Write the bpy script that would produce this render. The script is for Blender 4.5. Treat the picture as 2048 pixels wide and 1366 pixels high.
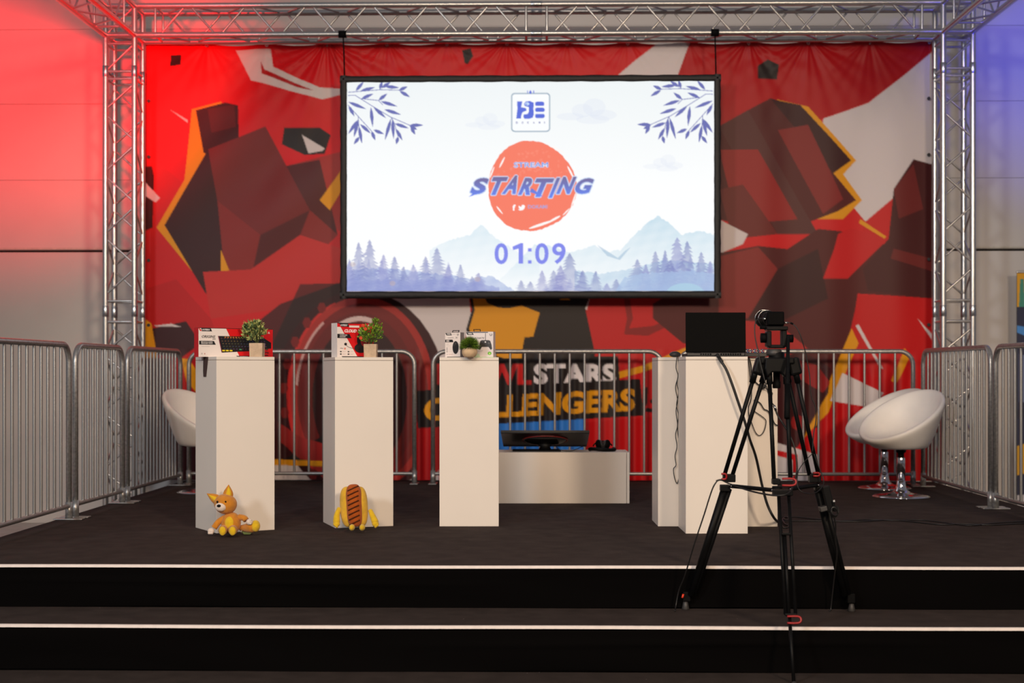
import bpy, math, random
import numpy as np
from mathutils import Vector, Matrix

for o in list(bpy.data.objects):
    bpy.data.objects.remove(o, do_unlink=True)
scene = bpy.context.scene
COL = scene.collection
random.seed(7)
RNG = np.random.RandomState(5)

# ------------------------------------------------------------------ camera
F, CX, CY = 2800.0, 1024.0, 745.0      # focal length and horizon in a 2048x1366 frame
YAW = 0.0177
CAMZ = 1.32
ZS = 0.41                               # stage floor
cam = bpy.data.cameras.new('camera')
cam_o = bpy.data.objects.new('camera', cam)
COL.objects.link(cam_o)
cam_o.location = (0, 0, CAMZ)
cam_o.rotation_euler = (math.pi / 2, 0, YAW)
cam.sensor_width = 36.0
cam.lens = F / 2048 * 36
cam.shift_y = (CY - 683) / 2048
cam.clip_end = 200
cam.dof.use_dof = True
cam.dof.focus_distance = 7.4
cam.dof.aperture_fstop = 2.4
scene.camera = cam_o

# ------------------------------------------------------------------ world, lights, exposure
w = bpy.data.worlds.new('hall_ambient')
scene.world = w
w.use_nodes = True
w.node_tree.nodes['Background'].inputs[0].default_value = (0.86, 0.88, 1.0, 1)
w.node_tree.nodes['Background'].inputs[1].default_value = 0.15
scene.view_settings.view_transform = 'Standard'
scene.view_settings.look = 'None'
scene.view_settings.exposure = 0.0
scene.view_settings.gamma = 1.0
scene.view_settings.use_curve_mapping = False


def area(name, loc, target, size, power, col):
    l = bpy.data.lights.new(name, 'AREA')
    l.shape = 'DISK'
    l.size = size
    l.energy = power
    l.color = col
    o = bpy.data.objects.new(name, l)
    COL.objects.link(o)
    o.location = loc
    o.rotation_euler = (Vector(target) - Vector(loc)).to_track_quat('-Z', 'Y').to_euler()
    return o


def spot(name, loc, target, angle, power, col, size=0.12, blend=0.6):
    l = bpy.data.lights.new(name, 'SPOT')
    l.energy = power
    l.color = col
    l.spot_size = math.radians(angle)
    l.spot_blend = blend
    l.shadow_soft_size = size
    o = bpy.data.objects.new(name, l)
    COL.objects.link(o)
    o.location = loc
    o.rotation_euler = (Vector(target) - Vector(loc)).to_track_quat('-Z', 'Y').to_euler()
    return o


spot('hall_lamp_right', (4.8, -4.6, 5.0), (0.3, 9.9, 0.1), 42, 2750, (1.0, 0.78, 0.56), 0.75, 0.65)
spot('hall_lamp_centre', (-1.8, -4.8, 5.0), (0.2, 9.9, 0.1), 42, 1600, (1.0, 0.73, 0.47), 0.75, 0.65)
spot('hall_lamp_left', (-6.4, -3.0, 5.0), (0.8, 9.9, 0.1), 47, 1800, (0.88, 0.94, 1.0), 0.75, 0.65)
area('hall_lamp_front', (0.0, 0.5, 6.0), (0, 7.5, 0.4), 2.0, 140, (1.0, 0.84, 0.72))
spot('stage_spot_red', (-2.7, 7.9, 3.62), (-4.5, 12.2, 4.35), 62, 1600, (1.0, 0.004, 0.008), 0.15, 1.0)
spot('stage_spot_blue', (3.1, 7.9, 3.62), (5.1, 12.2, 4.5), 54, 720, (0.05, 0.05, 1.0), 0.15, 1.0)

# ------------------------------------------------------------------ camera-model helpers (measurements taken in the 2048x1366 frame)
_c, _s = math.cos(YAW), math.sin(YAW)


def ray(px, py):
    u = (px - CX) / F
    v = (CY - py) / F
    return Vector((-_s + u * _c, _c + u * _s, v))


def P(px, py, Y):
    d = ray(px, py)
    t = Y / d.y
    return Vector((d.x * t, Y, CAMZ + d.z * t))


def G(px, py, z=ZS):
    d = ray(px, py)
    t = (z - CAMZ) / d.z
    return Vector((d.x * t, d.y * t, z))


def proj(X, Y, Z):
    dx = X * _c + Y * _s
    dy = -X * _s + Y * _c
    return CX + F * dx / dy, CY - F * (Z - CAMZ) / dy


# ------------------------------------------------------------------ materials
def lin(c):
    c = np.asarray(c, float) / 255.0
    return np.where(c <= 0.04045, c / 12.92, ((c + 0.055) / 1.055) ** 2.4)


MATS = {}


def mat(name, rgb, rough=0.5, metal=0.0, noise=0.0, nscale=40.0, bump=0.0, bscale=200.0, spec=0.5, coat=0.0, sheen=0.0, emit=None):
    if name in MATS:
        return MATS[name]
    m = bpy.data.materials.new(name)
    m.use_nodes = True
    nt = m.node_tree
    b = nt.nodes['Principled BSDF']
    c = lin(rgb)
    b.inputs['Base Color'].default_value = (*c, 1)
    b.inputs['Roughness'].default_value = rough
    b.inputs['Metallic'].default_value = metal
    b.inputs['Specular IOR Level'].default_value = spec
    b.inputs['Coat Weight'].default_value = coat
    b.inputs['Sheen Weight'].default_value = sheen
    tc = nt.nodes.new('ShaderNodeTexCoord')
    if noise > 0:
        n = nt.nodes.new('ShaderNodeTexNoise')
        n.inputs['Scale'].default_value = nscale
        n.inputs['Detail'].default_value = 5
        nt.links.new(tc.outputs['Object'], n.inputs['Vector'])
        r = nt.nodes.new('ShaderNodeValToRGB')
        r.color_ramp.elements[0].position = 0.3
        r.color_ramp.elements[1].position = 0.7
        r.color_ramp.elements[0].color = (*(c * (1 - noise)), 1)
        r.color_ramp.elements[1].color = (*np.minimum(c * (1 + noise), 1), 1)
        nt.links.new(n.outputs['Fac'], r.inputs['Fac'])
        nt.links.new(r.outputs['Color'], b.inputs['Base Color'])
    if bump > 0:
        n2 = nt.nodes.new('ShaderNodeTexNoise')
        n2.inputs['Scale'].default_value = bscale
        n2.inputs['Detail'].default_value = 3
        nt.links.new(tc.outputs['Object'], n2.inputs['Vector'])
        bp = nt.nodes.new('ShaderNodeBump')
        bp.inputs['Strength'].default_value = bump
        bp.inputs['Distance'].default_value = 0.01
        nt.links.new(n2.outputs['Fac'], bp.inputs['Height'])
        nt.links.new(bp.outputs['Normal'], b.inputs['Normal'])
    if emit:
        b.inputs['Emission Color'].default_value = (*lin(emit), 1)
        b.inputs['Emission Strength'].default_value = 1.0
    MATS[name] = m
    return m


def print_mat(name, rough=0.5, emissive=False, spec=0.5):
    m = bpy.data.materials.new(name)
    m.use_nodes = True
    nt = m.node_tree
    b = nt.nodes['Principled BSDF']
    a = nt.nodes.new('ShaderNodeVertexColor')
    a.layer_name = 'print'
    b.inputs['Roughness'].default_value = rough
    b.inputs['Specular IOR Level'].default_value = spec
    if emissive:
        b.inputs['Base Color'].default_value = (0.03, 0.03, 0.03, 1)
        nt.links.new(a.outputs['Color'], b.inputs['Emission Color'])
        b.inputs['Emission Strength'].default_value = 1.0
    else:
        nt.links.new(a.outputs['Color'], b.inputs['Base Color'])
    return m


M_WALL = mat('wall_paint', (204, 198, 194), 0.6, noise=0.03, nscale=2.0)
M_GAP = mat('joint_dark', (60, 52, 48), 0.8, noise=0.2)
M_CONC = mat('concrete', (190, 180, 175), 0.7, noise=0.1, nscale=5)
M_ALU = mat('truss_aluminium', (200, 198, 195), 0.28, 0.88, noise=0.06, nscale=25)
M_GALV = mat('galvanised_steel', (168, 166, 163), 0.36, 0.75, noise=0.22, nscale=60)
M_CHROME = mat('chrome', (225, 225, 228), 0.06, 1.0)
M_VELVET = mat('black_velvet', (4, 3, 3), 0.9, bump=0.1, bscale=300, spec=0.06)
M_WHITE_TAPE = mat('white_edge_tape', (235, 225, 220), 0.5, noise=0.05, nscale=30)
M_PLINTH = mat('white_laminate', (234, 224, 213), 0.42, noise=0.012, nscale=4, spec=0.35)
M_SEAM = mat('panel_seam', (120, 105, 95), 0.8)
M_LEATHER = mat('white_leatherette', (238, 232, 225), 0.45, noise=0.03, nscale=8, bump=0.05, bscale=60)
M_BLACK = mat('black_plastic', (13, 13, 14), 0.45, noise=0.2, nscale=30, spec=0.12)
M_MATTE = mat('black_matte', (8, 8, 9), 0.7, noise=0.2, nscale=30, spec=0.1)
M_CABLE = mat('black_cable', (22, 20, 20), 0.5, noise=0.1)
M_GREYP = mat('dark_grey_plastic', (52, 50, 50), 0.5, noise=0.1)
M_REDP = mat('red_plastic', (150, 25, 28), 0.4, noise=0.1)
M_FRAME = mat('screen_border_cloth', (20, 18, 19), 0.6, noise=0.2, bump=0.3, bscale=40)
M_STEEL = mat('steel_screw', (200, 200, 200), 0.25, 1.0)


def carpet_mat(name, base, speck=True):
    m = mat(name, base, 0.95, noise=0.18, nscale=9, bump=0.5, bscale=900, spec=0.1)
    if speck:
        nt = m.node_tree
        b = nt.nodes['Principled BSDF']
        src = b.inputs['Base Color'].links[0].from_socket
        v = nt.nodes.new('ShaderNodeTexVoronoi')
        v.inputs['Scale'].default_value = 9.0
        tc = nt.nodes.new('ShaderNodeTexCoord')
        nt.links.new(tc.outputs['Object'], v.inputs['Vector'])
        lt = nt.nodes.new('ShaderNodeMath')
        lt.operation = 'LESS_THAN'
        lt.inputs[1].default_value = 0.018
        nt.links.new(v.outputs['Distance'], lt.inputs[0])
        mx = nt.nodes.new('ShaderNodeMix')
        mx.data_type = 'RGBA'
        mx.inputs['B'].default_value = (0.35, 0.31, 0.29, 1)
        nt.links.new(lt.outputs[0], mx.inputs['Factor'])
        nt.links.new(src, mx.inputs['A'])
        nt.links.new(mx.outputs['Result'], b.inputs['Base Color'])
    return m


M_CARPET = carpet_mat('stage_carpet', (66, 56, 53))
M_CARPET2 = carpet_mat('hall_carpet', (59, 51, 48))


# ------------------------------------------------------------------ mesh helpers
class MB:
    def __init__(self):
        self.v = []
        self.f = []

    def add(self, vs, fs):
        n = len(self.v)
        self.v += [tuple(p) for p in vs]
        self.f += [tuple(i + n for i in f) for f in fs]
        return self

    def box(self, c, s, rot=0.0, axis='Z', M=None):
        hx, hy, hz = s[0] / 2, s[1] / 2, s[2] / 2
        pts = [Vector((x, y, z)) for z in (-hz, hz) for y in (-hy, hy) for x in (-hx, hx)]
        if rot:
            R = Matrix.Rotation(rot, 3, axis)
            pts = [R @ p for p in pts]
        if M is not None:
            pts = [M @ p for p in pts]
        c = Vector(c)
        return self.add([p + c for p in pts], [(0, 2, 3, 1), (4, 5, 7, 6), (0, 1, 5, 4), (2, 6, 7, 3), (0, 4, 6, 2), (1, 3, 7, 5)])

    def prism(self, pts, dvec):
        """flat polygon (3-D points) pushed along dvec"""
        n = len(pts)
        d = Vector(dvec)
        vs = [Vector(p) for p in pts] + [Vector(p) + d for p in pts]
        fs = [tuple(range(n - 1, -1, -1)), tuple(range(n, 2 * n))]
        fs += [(i, (i + 1) % n, n + (i + 1) % n, n + i) for i in range(n)]
        return self.add(vs, fs)

    def tube(self, path, r, n=8, caps=True):
        path = [Vector(p) for p in path]
        k = len(path)
        rs = r if isinstance(r, (list, tuple)) else [r] * k
        t0 = (path[1] - path[0]).normalized()
        up = Vector((0, 0, 1)) if abs(t0.z) < 0.9 else Vector((1, 0, 0))
        nrm = (up - t0 * up.dot(t0)).normalized()
        vs, fs = [], []
        for i, p in enumerate(path):
            if i == 0:
                t = path[1] - path[0]
            elif i == k - 1:
                t = path[-1] - path[-2]
            else:
                t = (path[i + 1] - p).normalized() + (p - path[i - 1]).normalized()
            if t.length < 1e-9:
                t = Vector((0, 0, 1))
            t.normalize()
            nrm = nrm - t * nrm.dot(t)
            if nrm.length < 1e-6:
                nrm = t.orthogonal()
            nrm.normalize()
            bn = t.cross(nrm)
            for j in range(n):
                a = 2 * math.pi * j / n
                vs.append(p + (nrm * math.cos(a) + bn * math.sin(a)) * rs[i])
        for i in range(k - 1):
            for j in range(n):
                a, b = i * n + j, i * n + (j + 1) % n
                fs.append((a, b, b + n, a + n))
        if caps:
            fs.append(tuple(range(n - 1, -1, -1)))
            fs.append(tuple((k - 1) * n + j for j in range(n)))
        return self.add(vs, fs)

    def lathe(self, c, prof, n=24, M=None):
        c = Vector(c)
        vs, fs = [], []
        for r, z in prof:
            for j in range(n):
                a = 2 * math.pi * j / n
                p = Vector((r * math.cos(a), r * math.sin(a), z))
                if M is not None:
                    p = M @ p
                vs.append(p + c)
        for i in range(len(prof) - 1):
            for j in range(n):
                a, b = i * n + j, i * n + (j + 1) % n
                fs.append((a, b, b + n, a + n))
        fs.append(tuple(range(n - 1, -1, -1)))
        fs.append(tuple((len(prof) - 1) * n + j for j in range(n)))
        return self.add(vs, fs)

    def ell(self, c, r, M=None, n=20, m=12, shape=None):
        c = Vector(c)
        r = (r, r, r) if not isinstance(r, (tuple, list)) else r
        vs, fs = [Vector((0, 0, -1))], []
        for i in range(1, m):
            th = -math.pi / 2 + math.pi * i / m
            for j in range(n):
                a = 2 * math.pi * j / n
                vs.append(Vector((math.cos(th) * math.cos(a), math.cos(th) * math.sin(a), math.sin(th))))
        vs.append(Vector((0, 0, 1)))
        for j in range(n):
            fs.append((0, 1 + (j + 1) % n, 1 + j))
        for i in range(m - 2):
            for j in range(n):
                a, b = 1 + i * n + j, 1 + i * n + (j + 1) % n
                fs.append((a, b, b + n, a + n))
        t = len(vs) - 1
        for j in range(n):
            fs.append((t, 1 + (m - 2) * n + j, 1 + (m - 2) * n + (j + 1) % n))
        out = []
        for p in vs:
            q = Vector((p.x * r[0], p.y * r[1], p.z * r[2]))
            if shape:
                q = Vector(shape(q))
            if M is not None:
                q = M @ q
            out.append(q + c)
        return self.add(out, fs)

    def build(self, name, m, parent=None, smooth=False, bevel=0.0, sub=0):
        me = bpy.data.meshes.new(name)
        me.from_pydata(self.v, [], self.f)
        me.materials.append(m)
        if smooth:
            me.polygons.foreach_set('use_smooth', [True] * len(me.polygons))
        me.update()
        o = bpy.data.objects.new(name, me)
        COL.objects.link(o)
        if parent is not None:
            put(o, parent)
        if bevel:
            b = o.modifiers.new('bevel', 'BEVEL')
            b.width = bevel
            b.segments = 2
            b.limit_method = 'ANGLE'
        if sub:
            s_ = o.modifiers.new('sub', 'SUBSURF')
            s_.levels = sub
            s_.render_levels = sub
        return o


def wpos(o):
    p = Vector(o.get('_w', (0, 0, 0)))
    return p


def put(o, parent):
    o.parent = parent
    if parent.type == 'EMPTY':
        o.matrix_parent_inverse = Matrix.Translation(-Vector(parent.location))


def tag(o, label, cat, group=None, kind=None):
    o['label'] = label
    o['category'] = cat
    if group:
        o['group'] = group
    if kind:
        o['kind'] = kind
    return o


def thing(name, label, cat, loc=(0, 0, 0), group=None):
    o = bpy.data.objects.new(name, None)
    o.empty_display_size = 0.1
    COL.objects.link(o)
    o.location = loc
    return tag(o, label, cat, group)


_CYL = {}


def rod(name, p, q, r, m, parent, n=8):
    """a straight round bar as an object of its own (all bars share one unit mesh per material)"""
    key = (m.name, n)
    if key not in _CYL:
        b = MB()
        b.tube([(0, 0, 0), (0, 0, 1)], 1.0, n)
        me = bpy.data.meshes.new(name)
        me.from_pydata(b.v, [], b.f)
        me.materials.append(m)
        me.polygons.foreach_set('use_smooth', [len(f) == 4 for f in b.f])
        me.update()
        _CYL[key] = me
    o = bpy.data.objects.new(name, _CYL[key])
    COL.objects.link(o)
    p, q = Vector(p), Vector(q)
    d = q - p
    Rm = d.to_track_quat('Z', 'Y').to_matrix().to_4x4()
    o.matrix_basis = Matrix.Translation(p) @ Rm @ Matrix.Diagonal((r, r, d.length, 1))
    put(o, parent)
    return o


def smooth_path(pts, k=6):
    pts = [Vector(p) for p in pts]
    out = []
    n = len(pts)
    for i in range(n - 1):
        p0, p1, p2, p3 = pts[max(i - 1, 0)], pts[i], pts[i + 1], pts[min(i + 2, n - 1)]
        for j in range(k):
            t = j / k
            out.append(0.5 * ((2 * p1) + (p2 - p0) * t + (2 * p0 - 5 * p1 + 4 * p2 - p3) * t * t + (3 * p1 - p0 - 3 * p2 + p3) * t ** 3))
    out.append(pts[-1])
    return out


def cable(label, pts, r=0.004, cat='cable', group=None, name='cable', m=None):
    o = MB().tube(smooth_path(pts), r, 6).build(name, m or M_CABLE, None, True)
    return tag(o, label, cat, group)


# ------------------------------------------------------------------ flat print: polygons rasterised to a fine vertex-coloured grid
_TXT = {}


def text_tris(s, offset=0.0):
    key = (s, offset)
    if key in _TXT:
        return _TXT[key]
    cu = bpy.data.curves.new('t', 'FONT')
    cu.body = s
    cu.size = 1.0
    cu.offset = offset
    cu.dimensions = '2D'
    cu.fill_mode = 'FRONT'
    cu.resolution_u = 4
    ob = bpy.data.objects.new('t', cu)
    COL.objects.link(ob)
    bpy.context.view_layer.update()
    me = bpy.data.meshes.new_from_object(ob)
    me.calc_loop_triangles()
    v = np.array([x.co[:2] for x in me.vertices])
    t = np.array([x.vertices[:] for x in me.loop_triangles])
    bpy.data.objects.remove(ob, do_unlink=True)
    bpy.data.curves.remove(cu)
    bpy.data.meshes.remove(me)
    v = (v - v.min(0)) / (v.max(0) - v.min(0))
    _TXT[key] = (v, t)
    return _TXT[key]


class Canvas:
    """x right, y down; window (x0,y0)-(x1,y1) in drawing units"""

    def __init__(self, x0, y0, x1, y1, nx, ny, bg):
        self.b = (x0, y0, x1, y1)
        self.SS = 2
        self.nx, self.ny = nx, ny
        self.W, self.H = nx * self.SS, ny * self.SS
        self.a = np.zeros((self.H, self.W, 3))
        self.a[:] = lin(bg)
        self.X = x0 + (np.arange(self.W) + 0.5) / self.W * (x1 - x0)
        self.Y = y0 + (np.arange(self.H) + 0.5) / self.H * (y1 - y0)

    def _win(self, p):
        x0, y0, x1, y1 = self.b
        i0 = int(max(0, math.floor((p[:, 0].min() - x0) / (x1 - x0) * self.W)))
        i1 = int(min(self.W, math.ceil((p[:, 0].max() - x0) / (x1 - x0) * self.W) + 1))
        j0 = int(max(0, math.floor((p[:, 1].min() - y0) / (y1 - y0) * self.H)))
        j1 = int(min(self.H, math.ceil((p[:, 1].max() - y0) / (y1 - y0) * self.H) + 1))
        return i0, i1, j0, j1

    def mask(self, pts):
        p = np.asarray(pts, float)
        i0, i1, j0, j1 = self._win(p)
        if i1 <= i0 or j1 <= j0:
            return None
        x = self.X[i0:i1][None, :]
        y = self.Y[j0:j1][:, None]
        ins = np.zeros((j1 - j0, i1 - i0), bool)
        q = np.roll(p, -1, 0)
        for (ax, ay), (bx, by) in zip(p, q):
            if ay == by:
                continue
            c = ((ay > y) != (by > y)) & (x < (bx - ax) * (y - ay) / (by - ay) + ax)
            ins ^= c
        return i0, i1, j0, j1, ins

    def paint(self, mk, col, alpha=1.0, fn=None):
        if mk is None:
            return
        i0, i1, j0, j1, ins = mk
        blk = self.a[j0:j1, i0:i1]
        if fn is not None:
            X, Y = np.meshgrid(self.X[i0:i1], self.Y[j0:j1])
            c, al = fn(X, Y)
            c = lin(c)
            al = (np.zeros(ins.shape) + al)[..., None] * ins[..., None]
            blk[:] = blk * (1 - al) + c * al
        else:
            blk[ins] = blk[ins] * (1 - alpha) + lin(col) * alpha

    def poly(self, pts, col, alpha=1.0, fn=None):
        self.paint(self.mask(pts), col, alpha, fn)

    def rect(self, x0, y0, x1, y1, col, alpha=1.0):
        self.poly([(x0, y0), (x1, y0), (x1, y1), (x0, y1)], col, alpha)

    def ell(self, cx, cy, rx, ry, col, alpha=1.0, n=40, rot=0.0, fn=None):
        a = np.linspace(0, 2 * math.pi, n, endpoint=False)
        x, y = rx * np.cos(a), ry * np.sin(a)
        c, s = math.cos(rot), math.sin(rot)
        self.poly(np.stack([cx + x * c - y * s, cy + x * s + y * c], 1), col, alpha, fn)

    def ring(self, cx, cy, rx, ry, w_, col, a0=0, a1=360, alpha=1.0, n=60):
        a = np.radians(np.linspace(a0, a1, n))
        o = np.stack([cx + rx * np.cos(a), cy + ry * np.sin(a)], 1)
        i = np.stack([cx + (rx - w_) * np.cos(a[::-1]), cy + (ry - w_) * np.sin(a[::-1])], 1)
        self.poly(np.concatenate([o, i]), col, alpha)

    def line(self, pts, wd, col, alpha=1.0):
        p = [Vector((x, y)) for x, y in pts]
        for a, b in zip(p[:-1], p[1:]):
            d = (b - a)
            if d.length < 1e-9:
                continue
            n = Vector((-d.y, d.x)).normalized() * wd / 2
            self.poly([a + n, b + n, b - n, a - n], col, alpha)

    def leaf(self, x0, y0, x1, y1, wd, col):
        a, b = Vector((x0, y0)), Vector((x1, y1))
        d = b - a
        n = Vector((-d.y, d.x)).normalized() * wd / 2
        self.poly([a, a + d * 0.25 + n * 0.8, a + d * 0.5 + n, a + d * 0.8 + n * 0.5, b, a + d * 0.8 - n * 0.5, a + d * 0.5 - n, a + d * 0.25 - n * 0.8], col)

    def text(self, s, x0, y0, x1, y1, col, offset=0.0, shear=0.0, slope=0.0, fn=None, alpha=1.0, dx=0, dy=0):
        v, t = text_tris(s, offset)
        px = x0 + v[:, 0] * (x1 - x0) + shear * (v[:, 1] - 0.5) * (y1 - y0) + dx
        py = y1 - v[:, 1] * (y1 - y0) + slope * (px - x0) + dy
        p = np.stack([px, py], 1)
        i0, i1, j0, j1 = self._win(p)
        if i1 <= i0 or j1 <= j0:
            return
        ins = np.zeros((j1 - j0, i1 - i0), bool)
        for tr in t:
            mk = self.mask(p[tr])
            if mk is None:
                continue
            a0, a1, b0, b1, m_ = mk
            ins[b0 - j0:b1 - j0, a0 - i0:a1 - i0] |= m_
        self.paint((i0, i1, j0, j1, ins), col, alpha, fn)

    def small(self):
        S = self.SS
        return self.a.reshape(self.ny, S, self.nx, S, 3).mean((1, 3))

    def grid(self, name, m, pos, parent=None, thick=None):
        """pos(U,V) -> (ny,nx,3) arrays of positions for U,V in 0..1 (V down); faces look along the outer normal"""
        col = self.small()
        ny, nx = self.ny, self.nx
        U, V = np.meshgrid(np.linspace(0, 1, nx), np.linspace(0, 1, ny))
        co = pos(U, V).reshape(-1, 3)
        idx = np.arange(nx * ny).reshape(ny, nx)
        q = np.stack([idx[:-1, :-1], idx[1:, :-1], idx[1:, 1:], idx[:-1, 1:]], -1).reshape(-1, 4)
        me = bpy.data.meshes.new(name)
        me.vertices.add(len(co))
        me.vertices.foreach_set('co', co.ravel())
        me.loops.add(q.size)
        me.loops.foreach_set('vertex_index', q.ravel().astype(np.int32))
        me.polygons.add(len(q))
        me.polygons.foreach_set('loop_start', np.arange(0, q.size, 4, dtype=np.int32))
        me.polygons.foreach_set('loop_total', np.full(len(q), 4, dtype=np.int32))
        me.polygons.foreach_set('use_smooth', np.ones(len(q), bool))
        me.update(calc_edges=True)
        at = me.color_attributes.new('print', 'FLOAT_COLOR', 'POINT')
        c4 = np.concatenate([col.reshape(-1, 3), np.ones((nx * ny, 1))], 1)
        at.data.foreach_set('color', c4.ravel().astype(np.float32))
        me.materials.append(m)
        o = bpy.data.objects.new(name, me)
        COL.objects.link(o)
        if parent is not None:
            put(o, parent)
        return o


def flat_pos(A, B, z0, z1):
    """print on the upright face from A to B (left to right), z1 top, z0 bottom"""
    A, B = np.array(A[:2]), np.array(B[:2])

    def pos(U, V):
        xy = A + (B - A) * U[..., None]
        return np.concatenate([xy, (z1 + (z0 - z1) * V)[..., None]], -1)
    return pos


# ================================================================== SETTING
WALL_Y = 12.2
YB = 11.76          # printed banner
YG = 11.41          # back barriers

fl = MB().box((0, 7.0, -0.05), (24, 20, 0.1)).build('floor', M_CONC)
tag(fl, 'pale concrete hall floor beside the stage', 'floor', kind='structure')
hc = MB().box((0, 3.1, 0.004), (16, 6.06, 0.008)).build('floor_carpet', M_CARPET2)
tag(hc, 'dark carpet laid on the hall floor in front of the step', 'carpet', kind='structure')

wb = MB().box((0, WALL_Y + 0.12, 3.0), (18, 0.1, 6.2)).build('wall_back', M_GAP)
tag(wb, 'pale hall wall of wide horizontal panels behind the truss', 'wall', kind='structure')


def zy(py, Y=WALL_Y):
    return CAMZ + (CY - py) * Y / F


seams = [0.0, zy(503), zy(358), zy(205), zy(55), zy(-95), zy(-245), 6.1]
for a, b in zip(seams[:-1], seams[1:]):
    g0 = 0.018 if abs(a - zy(503)) < 1e-6 else 0.001
    if b - a < 0.05:
        continue
    MB().box((0, WALL_Y + 0.035, (a + g0 + b - 0.001) / 2), (18, 0.07, b - a - g0 - 0.001)).build('wall_panel', M_WALL, wb, bevel=0.0025)
MB().box((0, WALL_Y - 0.005, zy(503) + 0.03), (18, 0.012, 0.018)).build('ledge', mat('wall_ledge', (196, 190, 180), 0.6, noise=0.1), wb, bevel=0.003)

SX0, SX1 = -2.97, 3.3
SY0 = 6.60
STEP_Y = 6.14
stage = thing('stage_platform', 'low stage platform covered with dark brown carpet', 'stage', (0, SY0, 0))
stage['kind'] = 'structure'
MB().box(((SX0 + SX1) / 2, (SY0 + 0.02 + YB - 0.02) / 2, (ZS - 0.006) / 2 + 0.0), (SX1 - SX0, YB - 0.04 - SY0, ZS - 0.012)).build('deck', M_BLACK, stage)
MB().box(((SX0 + SX1) / 2, (SY0 + YB - 0.02) / 2, ZS - 0.005), (SX1 - SX0, YB - 0.02 - SY0, 0.010)).build('carpet', M_CARPET, stage, bevel=0.003)
step = thing('stage_step', 'carpeted step with black velvet riser along the stage front', 'step', (0, STEP_Y, 0))
step['kind'] = 'structure'
ZT = 0.21
MB().box((0.1, (STEP_Y + SY0) / 2 + 0.01, ZT / 2 - 0.006), (6.6, SY0 - STEP_Y - 0.03, ZT - 0.012)).build('deck', M_BLACK, step)
MB().box((0.1, (STEP_Y + SY0) / 2, ZT - 0.005), (6.6, SY0 - STEP_Y, 0.010)).build('carpet', carpet_mat('step_carpet', (63, 54, 51)), step, bevel=0.003)


def velvet(y, z0, z1, parent, seed):
    rng = np.random.RandomState(seed)
    nx, nz = 160, 16
    xs = np.linspace(-3.2, 3.4, nx)
    ph = rng.rand(6) * 6.28
    b = MB()
    vs, fs = [], []
    for k in range(nz + 1):
        t = k / nz
        for x in xs:
            d = 0.006 * math.sin(x * 1.9 + ph[0] + 2 * t) + 0.006 * math.sin(x * 3.7 + ph[1] - 4 * t) * t
            d += 0.010 * math.exp(-((t - 0.36 - 0.05 * math.sin(x * 1.3 + ph[2])) / 0.06) ** 2) * max(0, math.sin(x * 1.15 + ph[3]))
            d *= min(1, 4 * t)
            zz = z1 + (z0 - z1) * t
            if k == nz:
                zz += 0.004 * (1 + math.sin(x * 2.6 + ph[4]))
            vs.append((x, y - 0.012 - max(-0.006, d), zz))
    for k in range(nz):
        for i in range(nx - 1):
            a = k * nx + i
            fs.append((a, a + nx, a + nx + 1, a + 1))
    b.add(vs, fs)
    return b.build('riser_cloth', M_VELVET, parent, True)


velvet(SY0, ZT, ZS - 0.012, stage, 3)
velvet(STEP_Y, 0.008, ZT - 0.012, step, 9)
for k, (y, z, nm) in enumerate(((SY0, ZS, 'stage'), (STEP_Y, ZT, 'step'))):
    pts = [(x, y - 0.022 + 0.001 * math.sin(x * 3 + k), z - 0.005 + 0.0012 * math.sin(2.3 * x + k)) for x in np.linspace(-3.2, 3.4, 60)]
    b = MB()
    vs = []
    for x, yy, zz in pts:
        vs += [(x, yy, zz - 0.0065), (x, yy, zz + 0.0065), (x, yy + 0.014, zz + 0.0065), (x, yy + 0.014, zz - 0.0065)]
    fs = []
    for i in range(len(pts) - 1):
        for j in range(4):
            a, c_ = i * 4 + j, i * 4 + (j + 1) % 4
            fs.append((a, a + 4, c_ + 4, c_))
    b.add(vs, fs)
    t = b.build('trim_%d' % (k + 1), M_WHITE_TAPE)
    tag(t, 'white edging strip along the front of the %s' % ('stage deck' if k == 0 else 'lower step'), 'edge strip', kind='structure')

# ================================================================== TRUSS
TS, TR, BR = 0.239, 0.0245, 0.0085
TXL, TXR = P(211.1, 300, 11.45).x, P(1886.5, 300, 11.45).x     # outer-left chord of left tower / inner chord of right tower
TYF = 11.45
TOPB = zy(67, TYF)        # lower chord of the beam


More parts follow.
